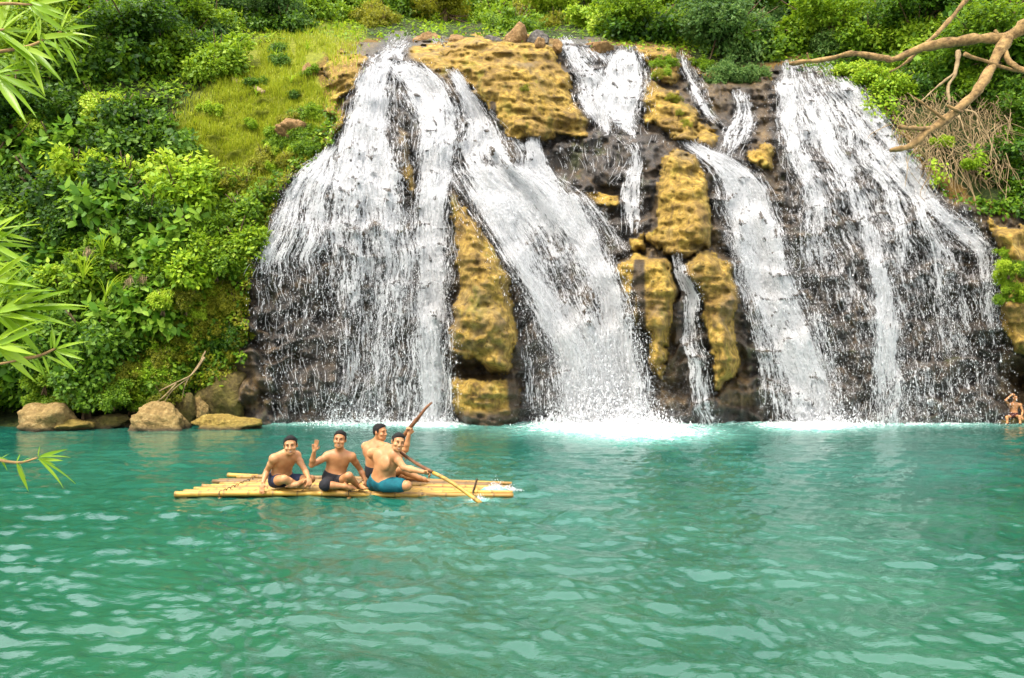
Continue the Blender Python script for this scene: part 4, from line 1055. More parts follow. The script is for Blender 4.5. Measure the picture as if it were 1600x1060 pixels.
piece('main_limb', [(1760,-60,11.4),(1680,0,11.7),(1620,32,12.0),(1572,60,12.2)], .21, .15, M_DEAD, br, n=28, sides=12, seed=1)
b1 = piece('limb', [(1572,60,12.2),(1500,64,12.4),(1440,76,12.6),(1395,94,12.7),(1380,90,12.75),(1330,85,12.9),(1285,93,13.1),(1234,98,13.3)], .125, .045, M_DEAD, br, n=40, seed=2)
b2 = piece('limb', [(1574,58,12.2),(1556,92,12.1),(1530,138,11.9),(1490,175,11.8),(1450,206,11.7),(1420,228,11.6),(1391,235,11.6)], .13, .055, M_DEAD, br, n=40, seed=4)
for a, r0, r1 in [([(1520,-14,12.9),(1480,36,12.8),(1446,70,12.7)], .06, .05), ([(1446,70,12.75),(1415,98,12.8),(1390,113,12.8)], .045, .03),
                  ([(1508,84,11.9),(1545,97,12),(1600,113,12),(1660,125,12)], .05, .045), ([(1566,72,12.2),(1580,98,12),(1612,112,11.8),(1660,120,11.7)], .07, .06),
                  ([(1429,153,11.6),(1452,168,11.65),(1478,184,11.7)], .032, .042), ([(1403,200,11.4),(1425,200,11.5),(1450,201,11.7)], .045, .05),
                  ([(1482,163,11.7),(1494,170,11.7),(1504,174,11.8)], .03, .04), ([(1262,82,13.1),(1264,94,13.2)], .025, .03), ([(1555,46,12.2),(1562,56,12.2)], .03, .05)]:
    piece('twig', a, r0, r1, M_DEAD, br, n=14, sides=8, seed=7)
sn = tag(empty('pale_snag', V(1490, 140, 25.5)), 'brown crooked stem hanging behind the bare branch', 'branch')
for a, r0 in [([(1497,80,25.6),(1493,115,25.4),(1482,135,25.3),(1484,165,25.2)], .12), ([(1490,116,25.4),(1465,135,25.2),(1440,158,25)], .06), ([(1508,172,24.9),(1524,178,24.7),(1540,205,24.6),(1552,235,24.5),(1562,252,24.5)], .05), ([(1498,182,24.9),(1504,200,24.7),(1514,220,24.6)], .045), ([(1550,228,24.5),(1545,250,24.5)], .03)]:
    piece('stem', a, r0, r0 * .5, M_TWIG, sn, n=16, sides=7)
# the hanging tangle of dry vines
tv = MB(); r = np.random.default_rng(8)
for k in range(520):
    x, y = r.uniform(1392, 1582), r.uniform(140, 262); D = float(samp(DT, x, y)) - r.uniform(.1, 1.0)
    if y > 200 + (x - 1392) * .75: continue
    p = V(x, y, D); L = r.uniform(.6, 2.2); m = 9; s = np.linspace(0, 1, m)[:, None]
    cv = r.normal(0, .55, 3) * [1, .5, .2]
    path = p + np.concatenate([cv[0] * s * 2 * (1 - s * .6) + r.normal(0, .12) * np.sin(s * r.uniform(3, 9)), -.35 * s + cv[1] * s * (1 - s), -L * s + .25 * L * r.uniform(0, 1.6) * s ** 3], 1)
    tv.add(*tube(path, np.linspace(1, .6, m) * r.uniform(.006, .016), 4))
tag(link('dry_vine_tangle', tv.mesh('dry_vine_tangle'), M_TWIG), 'hanging tangle of dry brown vines below the bare branch', 'vines', kind='stuff')
# creepers with light leaves
def creeper(label, px, py, D, L, n, seed):
    r = np.random.default_rng(seed); root = tag(empty('hanging_creeper', V(px, py, D)), label, 'creeper', 'hanging creepers')
    s = np.linspace(0, 1, 12)[:, None]; path = np.concatenate([.15 * np.sin(s * 4 + seed), -.1 * s, -L * s], 1)
    v, f = tube(path, .012, 5); link('stem', mesh_from('stem', v, f), M_BARK, root)
    q = path[r.integers(0, 12, n)] + r.normal(0, .13, (n, 3)); q[:, 2] += r.uniform(-.1, .1, n)
    dd = r.normal(0, .5, (n, 3)) + [0, -.5, -.7]
    link('foliage', leaves_mesh('foliage', q, dd, r.normal(0, .3, (n, 3)) + [0, -1, .6], r.uniform(.10, .18, n), r.uniform(.035, .06, n)), ML['bright'], root)
for i, (px, py, L, lb) in enumerate([(1360,150,1.2,'leftmost creeper hanging at the rim of the right fall'),(1392,150,2.2,'long creeper hanging beside the rim of the right fall'),(1405,130,1.6,'creeper hanging from the light green crown'),(1420,120,1.2,'short creeper under the light green crown'),(1378,135,.9,'short creeper at the crest of the right fall'),(1500,90,1.3,'creeper hanging beside the brown crooked stem'),(1530,230,1.0,'green creeper strand over the dry vines'),(1462,250,.8,'short green creeper in the dry vine tangle')]):
    creeper(lb, px, py, float(samp(DT, px, py)) - .9, L, int(110 * L), 30 + i)

# ---------------------------------------------------------------- long-leaved sprays close to the camera at the left
def leaf_mesh(seed):
    r = np.random.default_rng(seed); m = 9; s = np.linspace(0, 1, m)
    w = .068 * np.sin(np.pi * np.clip(s, 0.02, 1) ** .75) ** .9 * (1 - .15 * s); w[0] = .006; w[-1] = .001
    bend = -r.uniform(.04, .22) * s ** 2; tw = r.uniform(-.5, .5)
    c = np.stack([s, 0 * s, bend], -1)
    sd = np.stack([0 * s, np.cos(tw * s), np.sin(tw * s)], -1)
    v = np.stack([c - sd * w[:, None] + [0, 0, .012], c - [0, 0, .006], c + sd * w[:, None] + [0, 0, .012]], 1).reshape(-1, 3)
    i = np.arange(m - 1)[:, None] * 3
    me = mesh_from('leaf', v, np.concatenate([i + [0, 1, 4, 3], i + [1, 2, 5, 4]])); me.materials.append(ML['front']); return me
LEAVES = [leaf_mesh(k) for k in range(7)]
def spray(label, D, stems, tips):
    """stems: photo paths; tips: (base px,py, tip px,py, depth change)"""
    root = tag(empty('leafy_branch', V(stems[0][0][0], stems[0][0][1], D)), label, 'branch', 'long-leaved branches at the left edge')
    for st in stems:
        p = spline([V(x, y, D + dz) for (x, y, dz) in st], 16); v, f = tube(p, np.linspace(.009, .004, 16), 6)
        link('stem', mesh_from('stem', v - np.array(root.location), f), M_DEAD, root)
    for (bx, by, tx, ty, dz) in tips:
        a = V(bx, by, D + rng.uniform(-.03, .03)); b = V(tx, ty, D + dz)
        d = Vector(b - a); L = d.length
        o = link('leaf', LEAVES[rng.integers(0, 7)], None, root); o.location = Vector(a) - root.location
        q = d.to_track_quat('X', 'Z'); o.rotation_mode = 'QUATERNION'
        from mathutils import Quaternion
        o.rotation_quaternion = q @ Quaternion((1, 0, 0), rng.uniform(.3, 1.5)); o.scale = (L, L * .9 if L > .12 else L, L)
def whorl(cx, cy, n, a0, a1, l0, l1, s=0.10):
    out = []
    for k in range(n):
        a = R(rng.uniform(a0, a1)); L = rng.uniform(l0, l1)
        out.append((cx + rng.uniform(-9, 3), cy + rng.uniform(-4, 4), cx + math.cos(a) * L, cy - math.sin(a) * L, rng.uniform(-s, s)))
    return out
spray('spray of long yellow-green leaves in the upper left corner', 3.1,
      [[(-120,100,0),(-20,84,0),(40,74,0),(70,62,0),(96,50,0)], [(-110,150,.1),(-30,128,.1),(5,120,.1),(30,110,.1)], [(-100,80,-.1),(-20,52,-.1),(6,46,-.1)], [(-60,10,0),(10,6,0),(50,8,0)]],
      [(95,48,99,4,0),(96,47,108,4,0),(97,47,138,8,.05),(97,48,150,34,.05),(98,52,148,52,0),(98,52,144,67,0),(96,54,132,72,-.05),(92,48,68,14,.08),(93,52,128,95,.1),(90,54,130,130,.1),(88,56,122,96,0),(86,56,84,86,-.1),(70,62,50,34,0),(68,64,56,96,.1)]
      + [(30,110,24,74,0),(30,110,35,72,0),(31,110,62,82,0),(32,110,74,108,.05),(30,112,72,146,.05),(28,112,60,106,0),(20,114,2,92,.1),(28,110,12,84,0)]
      + [(6,46,4,6,0),(7,46,22,10,0),(8,46,34,22,0),(8,48,40,60,0),(6,48,36,42,.05),(-4,50,-16,10,0)]
      + whorl(40, 72, 9, -70, 100, 40, 80) + whorl(-5, 120, 9, -80, 100, 50, 90) + whorl(50, 6, 8, -60, 60, 35, 70) + whorl(0, 50, 6, -60, 80, 40, 80) + whorl(66, 62, 7, -60, 110, 35, 65))
spray('large spray of long narrow leaves at the left edge', 2.9,
      [[(-140,510,0),(-60,500,0),(0,488,0),(24,481,0)], [(30,562,0),(62,556,0),(86,545,0)], [(-120,640,0),(-30,580,0),(32,562,0)], [(-120,400,.1),(-50,380,.1),(-12,360,.1)], [(-120,440,0),(-40,420,0),(-8,410,0)]],
      [(26,480,102,447,0),(28,482,133,465,0),(28,484,132,473,.05),(26,488,110,503,0),(22,478,46,422,0),(24,478,47,428,.05),(16,478,16,418,0),(20,480,34,452,-.1),(22,490,43,498,0),(10,492,70,524,0),(12,490,62,538,.1),(0,490,72,556,.05)]
      + [(80,546,80,514,0),(84,545,84,504,.05),(86,545,98,514,0),(88,545,126,531,0),(88,547,137,530,.05),(86,548,130,561,0),(84,549,122,582,0),(70,556,112,572,0),(66,556,80,586,0),(56,558,74,590,.05),(50,560,66,584,0),(88,547,128,548,0)]
      + [(-10,360,62,347,0),(-10,362,54,376,0),(-10,356,32,330,0),(-12,352,6,318,0),(-8,364,36,390,.05),(-10,410,38,420,0),(-10,408,34,392,.05),(-10,412,32,436,0),(-6,412,22,450,.1),(-8,406,30,404,0)]
      + whorl(-4, 488, 12, -60, 80, 50, 100) + whorl(-10, 380, 9, -50, 60, 45, 80) + whorl(-10, 440, 9, -50, 60, 45, 80) + whorl(-6, 540, 12, -50, 50, 50, 90) + whorl(0, 460, 8, -20, 70, 40, 80))
spray('small drooping spray of narrow leaves low over the pool at left', 3.0,
      [[(-120,700,0),(-30,714,0),(26,723,0),(58,716,0)]],
      [(60,714,60,696,0),(60,715,101,701,0),(62,715,109,708,.05),(60,717,97,720,0),(58,718,90,724,.05),(60,718,105,755,0),(62,718,123,750,.05),(26,723,45,770,0),(28,722,44,746,.1),(26,722,32,708,0),(2,716,14,709,0),(0,716,12,734,0),(-8,714,14,718,0),(36,722,44,712,-.05)])
# ---------------------------------------------------------------- the bamboo raft
def mat_bamboo():
    t = NT('bamboo'); c = t.coord(); oi = t.new('ShaderNodeObjectInfo')
    n = t.noise(1.0, 5, .6, t.mapping(c, (2.0, 16, 16))); n2 = t.noise(3.0, 4, .6, c)
    base = t.ramp(oi.outputs['Random'], (0.05, lin(120, 92, 48)), (0.4, lin(168, 128, 58)), (0.85, lin(212, 168, 64)))
    col = t.mix(t.rng(n, .42, .66, 0, .7), base, lin(124, 90, 46))
    col = t.mix(t.rng(n2, .55, .72, 0, .5), col, lin(96, 76, 44))
    col = t.mix(t.math('MULTIPLY', t.attr('node'), .75), col, lin(84, 62, 34))
    return t.done(t.bsdf(col, .5, .4, t.bump(n, .3, .01)))
M_BAM = mat_bamboo()
raft = tag(empty('bamboo_raft', (-2.4, 11.2, 0.0)), 'long raft of yellow bamboo poles carrying four men', 'raft')
RP = []
npol = 21
def pole(a, b, r0, r1, seed, name='bamboo_pole', mat=None, par=None, node=.34):
    a, b = np.array(a, float), np.array(b, float); L = np.linalg.norm(b - a); r = np.random.default_rng(seed)
    ns = int(L / .02) + 1; s = np.linspace(0, 1, ns)[:, None]; path = a * (1 - s) + b * s
    path[:, 2] += .018 * np.sin(s[:, 0] * math.pi * r.uniform(.8, 1.6)) * r.choice([-1, 1]); path[:, 1] += .02 * np.sin(s[:, 0] * 3 + r.uniform(0, 6))
    rad = np.linspace(r0, r1, ns); ph = r.uniform(0, 1)
    q = np.abs(((s[:, 0] * L / node + ph) % 1) - .5); nod = np.exp(-((.5 - q) * node / .013) ** 2); rad = rad * (1 + .20 * np.exp(-((.5 - q) * node / .016) ** 2))
    keep = np.unique(np.concatenate([np.arange(0, ns, 6), np.where((.5 - q) * node < .045)[0], [ns - 1]]))
    par = par or raft
    v, f = tube(path[keep], rad[keep], 9)
    me = mesh_from(name, v - np.array(par.location), f); attr(me, 'node', np.concatenate([np.repeat(nod[keep], 9), [0, 0]]))
    return link(name, me, mat or M_BAM, par)
for k in range(npol):
    u = k / (npol - 1.0)
    y0 = 10.46 + 1.62 * u; y1 = 10.62 + .92 * u
    x0 = (278 - 800) / FPX * 10.46 + rng.uniform(.0, .35) * (0.2 < u) ; x1 = rng.uniform(-.5, .02)
    if k == 0: x0, x1 = -4.73, -1.1
    if k == 1: x0, x1 = -4.60, .02
    if k == npol - 1: x0, x1 = -4.62, -.3
    z0 = .034 + .03 * (u > .85) + rng.uniform(-.012, .012); z1 = .006 + .030 * u + rng.uniform(-.008, .012)
    if k == 0: z0, z1 = .045, .018
    if rng.uniform() < .35 and 2 < k < npol - 1: x0 += rng.uniform(.2, 1.0)
    pole((x0, y0, z0), (x1, y1, z1), .038 + .005 * (k < 2), rng.uniform(.027, .033), 50 + k)
for j, (xa, ln) in enumerate([(-4.1, 1.7), (-2.3, 1.5), (-.55, 1.25)]):     # cross poles lashed underneath
    pole((xa, 10.42 + .06 * j, -.03), (xa + .05, 10.42 + ln, -.03), .035, .03, 90 + j, 'cross_pole')
M_LASH = mat_plain('lashing_cord', lin(70, 56, 40), lin(110, 90, 62), 30)
for xa in (-4.1, -2.3, -.55):
    for k in range(0, npol, 2):
        u = k / (npol - 1.0); y = 10.46 + 1.62 * u + (xa + 4.7) / 4.7 * (.16 - .70 * u)
        th = np.linspace(0, 2 * np.pi, 13); p = np.stack([xa + .008 * np.sin(th * 2), y + .058 * np.cos(th), .03 + .062 * np.sin(th)], -1)
        v, f = tube(p, .007, 5); link('lashing', mesh_from('lashing', v - np.array(raft.location), f), M_LASH, raft)

# ---------------------------------------------------------------- people
def smin(a, b, k):
    h = np.clip(.5 + .5 * (a - b) / k, 0, 1); return a * (1 - h) + b * h - k * h * (1 - h)
def unit(v): v = np.asarray(v, float); return v / (np.linalg.norm(v) + 1e-9)
class SDF:
    def __init__(s, h=.0065): s.p = []; s.h = h
    def rc(s, a, b, ra, rb, k=.03): s.p.append(('rc', np.array(a, float), np.array(b, float), ra, rb, k, 1)); return s
    def el(s, c, ax, r, k=.03, sub=1): s.p.append(('el', np.array(c, float), np.array(ax, float), np.array(r, float), 0, k, sub)); return s
    def clip(s, c, n): s.p.append(('cl', np.array(c, float), unit(n), 0, 0, 0, 1)); return s
    def mesh(s, name, origin):
        lo, hi = np.full(3, 1e9), np.full(3, -1e9)
        bb = []
        for q in s.p:
            if q[0] == 'rc': l = np.minimum(q[1] - q[3], q[2] - q[4]); u = np.maximum(q[1] + q[3], q[2] + q[4])
            elif q[0] == 'el': e = np.sqrt(((q[2] * q[3][:, None]) ** 2).sum(0)); l, u = q[1] - e, q[1] + e
            else: l = u = None
            bb.append((l, u))
            if l is not None and q[6] > 0: lo = np.minimum(lo, l); hi = np.maximum(hi, u)
        h = s.h; lo -= 3 * h; n = np.ceil((hi - lo) / h).astype(int) + 4
        F = np.full(n, .3, np.float32)
        for q, (l, u) in zip(s.p, bb):
            if l is None:
                g = [lo[k] + h * np.arange(n[k]) for k in range(3)]
                d = ((g[0] - q[1][0]) * q[2][0])[:, None, None] + ((g[1] - q[1][1]) * q[2][1])[None, :, None] + ((g[2] - q[1][2]) * q[2][2])[None, None]
                F = np.maximum(F, d.astype(np.float32)); continue
            m = q[5] + 3 * h
            i0 = np.maximum(((l - m - lo) / h).astype(int), 0); i1 = np.minimum(((u + m - lo) / h).astype(int) + 2, n)
            if (i1 <= i0).any(): continue
            g = np.stack(np.meshgrid(*[lo[k] + h * np.arange(i0[k], i1[k]) for k in range(3)], indexing='ij'), -1)
            if q[0] == 'rc':
                ab = q[2] - q[1]; t = np.clip(((g - q[1]) @ ab) / (ab @ ab + 1e-9), 0, 1)
                d = np.linalg.norm(g - q[1] - t[..., None] * ab, axis=-1) - (q[3] + (q[4] - q[3]) * t)
            else:
                loc = (g - q[1]) @ q[2].T; k0 = np.linalg.norm(loc / q[3], axis=-1); k1 = np.linalg.norm(loc / q[3] ** 2, axis=-1)
                d = k0 * (k0 - 1) / (k1 + 1e-6)
            sl = tuple(slice(a, b) for a, b in zip(i0, i1))
            F[sl] = smin(F[sl], d, q[5]) if q[6] > 0 else -smin(-F[sl], d, q[5])
        # surface nets
        ins = F < 0
        c = np.zeros(n - 1, int)
        for dx in (0, 1):
            for dy in (0, 1):
                for dz in (0, 1): c += ins[dx:n[0] - 1 + dx, dy:n[1] - 1 + dy, dz:n[2] - 1 + dz]
        cell = np.argwhere((c > 0) & (c < 8))
        vid = np.full(n - 1, -1); vid[tuple(cell.T)] = np.arange(len(cell))
        acc = np.zeros((len(cell), 3)); cnt = np.zeros(len(cell))
        cor = [(a, b, d) for a in (0, 1) for b in (0, 1) for d in (0, 1)]
        for a in cor:
            for ax in range(3):
                if a[ax]: continue
                b = list(a); b[ax] = 1
                fa = F[tuple((cell + a).T)]; fb = F[tuple((cell + b).T)]
                m = (fa < 0) != (fb < 0); t = np.where(m, fa / (fa - fb + 1e-12), 0)
                p = np.array(a, float)[None] + np.zeros((len(cell), 3)); p[:, ax] = t
                acc += np.where(m[:, None], p, 0); cnt += m
        vert = lo + h * (cell + acc / cnt[:, None])
        faces = []
        for ax in range(3):
            sa = [slice(1, -1)] * 3; sb = [slice(1, -1)] * 3; sa[ax] = slice(0, n[ax] - 1); sb[ax] = slice(1, n[ax])
            A, Bn = ins[tuple(sa)], ins[tuple(sb)]
            e = np.argwhere(A != Bn)
            if not len(e): continue
            fl = A[tuple(e.T)]
            o = np.ones(3, int); o[ax] = 0; e = e + o
            u, w = (ax + 1) % 3, (ax + 2) % 3
            du = np.zeros(3, int); du[u] = 1; dw = np.zeros(3, int); dw[w] = 1
            q = np.stack([vid[tuple((e - du - dw).T)], vid[tuple((e - dw).T)], vid[tuple(e.T)], vid[tuple((e - du).T)]], -1)
            q[~fl] = q[~fl][:, ::-1]; faces.append(q)
        return mesh_from(name, vert - np.array(origin), np.vstack(faces))

def mat_skin():
    t = NT('skin'); c = t.coord(); oi = t.new('ShaderNodeObjectInfo'); n = t.noise(9, 4, .6, c)
    a = t.mix(oi.outputs['Random'], lin(202, 144, 92), lin(212, 156, 104)); b = t.mix(oi.outputs['Random'], lin(178, 116, 70), lin(192, 132, 84))
    return t.done(t.bsdf(t.mix(t.rng(n, .35, .65), a, b), .5, .4, None, **{'Subsurface Weight': .12, 'Subsurface Radius': (.02, .008, .004), 'Subsurface Scale': .5}))
M_SKIN = mat_skin()
M_HAIR = mat_plain('black_hair', lin(8, 7, 7), lin(26, 21, 18), 60, .85)
M_EYE = mat_plain('dark_eye', lin(14, 10, 8), lin(24, 16, 12), 10, .3)
M_TEETH = mat_plain('teeth', lin(222, 216, 204), lin(236, 232, 222), 10, .4)
M_LIP = mat_plain('lips', lin(150, 84, 68), lin(164, 96, 78), 10, .5)
def cloth(name, a, b): return mat_plain(name, a, b, 14, .85, .6)
M_NAVY = cloth('navy_cloth', lin(26, 34, 58), lin(52, 62, 92)); M_BLACK = cloth('black_cloth', lin(20, 20, 24), lin(44, 44, 50)); M_TEAL = cloth('teal_cloth', lin(6, 78, 92), lin(16, 112, 124))

def frame(f, u):
    f = unit(f); r = unit(np.cross(f, u)); return np.array([r, f, np.cross(r, f)])          # right, forward, up
def hand(S, w, d, palm_n, side, curl=.4, sc=1.0, up=None):
    """w wrist, d pointing direction, palm_n out of the palm, side: direction of the thumb"""
    d = unit(d); side = unit(np.asarray(side) - d * np.dot(side, d)); pn = unit(palm_n - d * np.dot(palm_n, d))
    S.el(w + d * .045 * sc, np.array([side, d, np.cross(side, d)]), np.array([.042, .052, .019]) * sc, .012)
    for k, (o, L) in enumerate([(.031, .072), (.011, .080), (-.010, .074), (-.030, .058)]):
        cu = curl if up is None else (up[k])
        b = w + d * .085 * sc + side * o * sc; d1 = unit(d * math.cos(cu) + pn * math.sin(cu) + side * o * 2.2); m = b + d1 * L * .5 * sc
        d2 = unit(d * math.cos(cu * 2.1) + pn * math.sin(cu * 2.1) + side * o * 2.2); e = m + d2 * L * .5 * sc
        S.rc(b, m, .0105 * sc, .0095 * sc, .005); S.rc(m, e, .0095 * sc, .008 * sc, .005)
    b = w + d * .03 * sc + side * .034 * sc; m = b + unit(side * .75 + d * .6 + pn * .4) * .038 * sc; e = m + unit(side * .1 + d * .8 + pn * (.3 + curl)) * .034 * sc
    S.rc(b, m, .013 * sc, .011 * sc, .008); S.rc(m, e, .011 * sc, .009 * sc, .006)

def person(label, J, face, hup, build=1.0, hs=1.0, shorts=M_BLACK, slen=(.75, .75), hands=None, belly=0., vox=.0078, sc=1.0, smile=True, waist=.11):
    j = {k: V(*q) for k, q in J.items()}
    S = SDF(vox); g = build * sc
    pel, neck = j['pelvis'], j['neck']; sr, sl = j['sr'], j['sl']
    lat = unit(sr - sl); spine = unit(neck - pel); fw = unit(np.cross(spine, lat)) * -1
    # lat points to the person's right; forward = up x right
    fw = unit(np.cross(spine, lat)); lat2 = unit(np.cross(fw, spine)); ax = np.array([lat2, fw, spine])
    hl = unit(j['hr'] - j['hl']); ph = unit(np.cross(spine, hl)); axh = np.array([hl, ph, np.cross(hl, ph)])
    TL = np.linalg.norm(neck - pel)
    S.el(pel + spine * .01, axh, np.array([.168, .122, .125]) * g, .05)
    curve = lambda t: pel * (1 - t) + neck * t - fw * .045 * math.sin(math.pi * t) * sc
    for t, w, dp, hh in [(.18, .152, .112, .13), (.36, .146, .108, .13), (.56, .158, .112, .13), (.74, .168, .112, .13), (.88, .135, .088, .09)]:
        S.el(curve(t) + fw * (.02 + belly * math.exp(-((t - .25) / .2) ** 2) * .06), ax, np.array([w * g, (dp + belly * .035 * math.exp(-((t - .25) / .22) ** 2)) * g, hh * TL / .5]), .05)
    for s_, a in ((1, sr), (-1, sl)):
        S.el(curve(.72) + lat2 * s_ * .072 * g + fw * .072 * g, ax, np.array([.078, .040, .062]) * g, .035)           # pectorals
        S.el(curve(.70) + lat2 * s_ * .085 * g - fw * .070 * g, ax, np.array([.075, .036, .085]) * g, .035)           # shoulder blades
        S.rc(curve(.93), a, .060 * g, .062 * g, .05)
        S.rc(neck + spine * .035 * sc - fw * .01, a, .036 * g, .045 * g, .04)                                         # trapezius
    hd = frame(face, hup); hc = j['head']; q = hs * sc
    S.rc(neck - spine * .02, hc - hd[2] * .06 * q - hd[1] * .02 * q, .060 * g, .052 * q, .03)
    for a in ('r', 'l'):
        s_, e_, w_ = j['s' + a], j['e' + a], j['w' + a]
        S.el(s_, np.eye(3), np.array([.062, .062, .062]) * g, .03)
        m_ = s_ * .55 + e_ * .45
        S.rc(s_, m_, .052 * g, .048 * g, .025); S.rc(m_, e_, .048 * g, .037 * g, .02)
        f_ = e_ * .65 + w_ * .35
        S.rc(e_, f_, .037 * g, .040 * g, .02); S.rc(f_, w_, .040 * g, .026 * g, .02)
        h_, k_, a_ = j['h' + a], j['k' + a], j['a' + a]
        S.rc(h_, k_, .088 * g, .058 * g, .04)
        c_ = k_ * .65 + a_ * .35; back = unit(np.cross(np.cross(unit(a_ - k_), unit(h_ - k_)), unit(a_ - k_)))
        S.rc(k_, c_, .056 * g, .052 * g, .02); S.rc(c_ + back * .012, a_, .052 * g, .034 * g, .02)
        t_ = j['t' + a]
        S.rc(a_, a_ * .4 + t_ * .6, .036 * sc, .034 * sc, .02); S.rc(a_ * .4 + t_ * .6, t_, .036 * sc, .022 * sc, .02)
        fd = unit(t_ - a_); fs = unit(np.cross(fd, [0, 0, 1.0]))
        for z in range(5): S.rc(t_ + fs * (z - 2) * .017 * sc, t_ + fs * (z - 2) * .018 * sc + fd * (.030 - abs(z - 1.2) * .004) * sc, .0105 * sc, .009 * sc, .006)
        hand(S, w_, *hands[a])
    # head
    P_ = lambda x, y, z: hc + (hd[0] * x + hd[1] * y + hd[2] * z) * q
    S.el(P_(0, -.012, .032), hd, np.array([.078, .094, .088]) * q, .02)
    S.el(P_(0, .018, -.035), hd, np.array([.064, .072, .082]) * q, .025)
    S.rc(P_(-.032, .052, -.085), P_(.032, .052, -.085), .026 * q, .026 * q, .025)
    S.el(P_(0, .070, -.098), hd, np.array([.026, .022, .020]) * q, .015)
    for s_ in (-1, 1):
        S.el(P_(s_ * .030, .100, .008), hd, np.array([.019, .016, .012]) * q, .012, -1)
        S.el(P_(s_ * .045, .062, -.030), hd, np.array([.026, .026, .022]) * q, .015)
        S.el(P_(s_ * .078, -.012, -.008), hd, np.array([.011, .020, .033]) * q, .008)
    S.rc(P_(0, .088, .012), P_(0, .108, -.030), .010 * q, .014 * q, .012)
    S.rc(P_(-.012, .098, -.034), P_(.012, .098, -.034), .011 * q, .011 * q, .008)
    S.rc(P_(-.040, .076, .030), P_(.040, .076, .030), .012 * q, .012 * q, .015)
    S.rc(P_(-.020, .086, -.060), P_(.020, .086, -.060), .0095 * q, .0095 * q, .008)
    S.rc(P_(-.016, .083, -.076), P_(.016, .083, -.076), .0095 * q, .0095 * q, .008)
    org = pel - [0, 0, .1]
    body = link('person', S.mesh('person', org), M_SKIN, loc=org); tag(body, label, 'person')
    H = SDF(.0055 if vox < .01 else .01)
    H.el(P_(0, -.018, .036), hd, np.array([.0815, .098, .090]) * q, .01)
    H.el(P_(0, .030, .085), hd, np.array([.058, .048, .036]) * q, .02)
    hr_ = np.random.default_rng(int(abs(hc[0]) * 1000))
    for _ in range(70):
            a_ = hr_.normal(0, 1, 3); a_[2] = abs(a_[2]); a_ /= np.linalg.norm(a_); H.el(P_(a_[0] * .080, -.018 + a_[1] * .096, .036 + a_[2] * .088), hd, np.array([.010, .012, .0055]) * hr_.uniform(.7, 1.3) * q, .008)
    for _ in range(26):
        a_ = hr_.uniform(-1.9, 1.9); zz = .082 - .030 * abs(a_); H.el(P_(math.sin(a_) * .070, -.012 + math.cos(a_) * .080, zz + hr_.uniform(-.012, .012)), hd, np.array([.010, .008, .016]) * q, .01)
    H.clip(P_(0, .02, .036), unit(hd[2] * -.74 + hd[1] * .68))
    for s_ in (-1, 1): H.el(P_(s_ * .0755, .006, .022), hd, np.array([.0075, .022, .034]) * q, .008)
    H.el(P_(0, -.062, .004), hd, np.array([.066, .050, .066]) * q, .01)
    link('hair', H.mesh('hair', org), M_HAIR, body)
    def ball(nm, c, r, mat):
        H2 = SDF(.003); H2.el(c, hd, np.array(r) * q, .001); link(nm, H2.mesh(nm, org), mat, body)
    for s_ in (-1, 1):
        ball('eye', P_(s_ * .030, .087, .008), (.0115, .008, .0042), M_EYE); ball('eyebrow', P_(s_ * .032, .0895, .029), (.018, .006, .0030), M_HAIR)
    if smile: ball('teeth', P_(0, .0875, -.067), (.0155, .010, .0042), M_TEETH)
    ball('lip', P_(0, .088, -.079), (.020, .009, .005), M_LIP)
    C = SDF(.0105 if vox < .01 else .013); e = .014 * sc
    C.el(pel + spine * .01, axh, np.array([.168 * g + e, .122 * g + e, .125 * g + e]), .04)
    C.el(curve(.18) + fw * (.02 + belly * .05), ax, np.array([.152 * g + e, .112 * g + e + belly * .03, .13 * TL / .5]), .04)
    C.clip(pel + spine * waist * sc, spine)
    for a, L in zip('rl', slen):
        h_, k_ = j['h' + a], j['k' + a]; C.rc(h_, h_ + (k_ - h_) * L, .086 * g + e, .070 * g + e + .004, .02)
    link('shorts', C.mesh('shorts', org), shorts, body)
    return body
dn = np.array([0, 0, -1.0]); upv = np.array([0, 0, 1.0]); cam_ = np.array([0, -1.0, 0]); rt_ = np.array([1.0, 0, 0])
person('leftmost man on the raft, bare chest and navy shorts, cross-legged, one hand on the bamboo',
  dict(pelvis=(438,748,10.80), neck=(448,709,10.60), head=(454,696,10.50), sr=(428,717,10.50), sl=(463,712,10.74), er=(417,736,10.62), wr=(411,754,10.47), el=(476,734,10.64), wl=(482,746,10.46),
       hr=(430,752,10.72), hl=(447,751,10.86), kr=(444,749,10.34), kl=(486,749,10.66), ar=(466,758,10.50), al=(464,757,10.40), tr=(480,761,10.52), tl=(450,760,10.40)),
  (.20, -.97, -.06), (-.10, 0, 1), 1.0, 1.10, M_NAVY, (.30, .55), dict(r=(dn + cam_ * .3 + rt_ * -.1, rt_, rt_ + cam_ * .3, .15), l=(dn * .6 + cam_ * .5 + rt_ * .3, -rt_ + dn, -rt_ + cam_, .5)))
person('smiling man in black shorts on the raft raising three fingers',
  dict(pelvis=(522,748,10.80), neck=(531,707,10.72), head=(531,687,10.64), sr=(512,713,10.70), sl=(549,714,10.74), er=(487,727,10.56), wr=(491,705,10.47), el=(563,734,10.90), wl=(571,751,10.84),
       hr=(514,754,10.74), hl=(532,754,10.76), kr=(508,758,10.38), kl=(545,744,10.36), ar=(540,760,10.42), al=(560,760,10.66), tr=(554,763,10.45), tl=(570,763,10.50)),
  (.06, -.99, .02), (.05, 0, 1), .98, 1.06, M_BLACK, (1.0, .35), dict(r=(upv + rt_ * .18, cam_, rt_, .3, 1.0, (.05, .08, .10, 1.5)), l=(dn + rt_ * .3, -rt_, -rt_ + cam_, .2)))
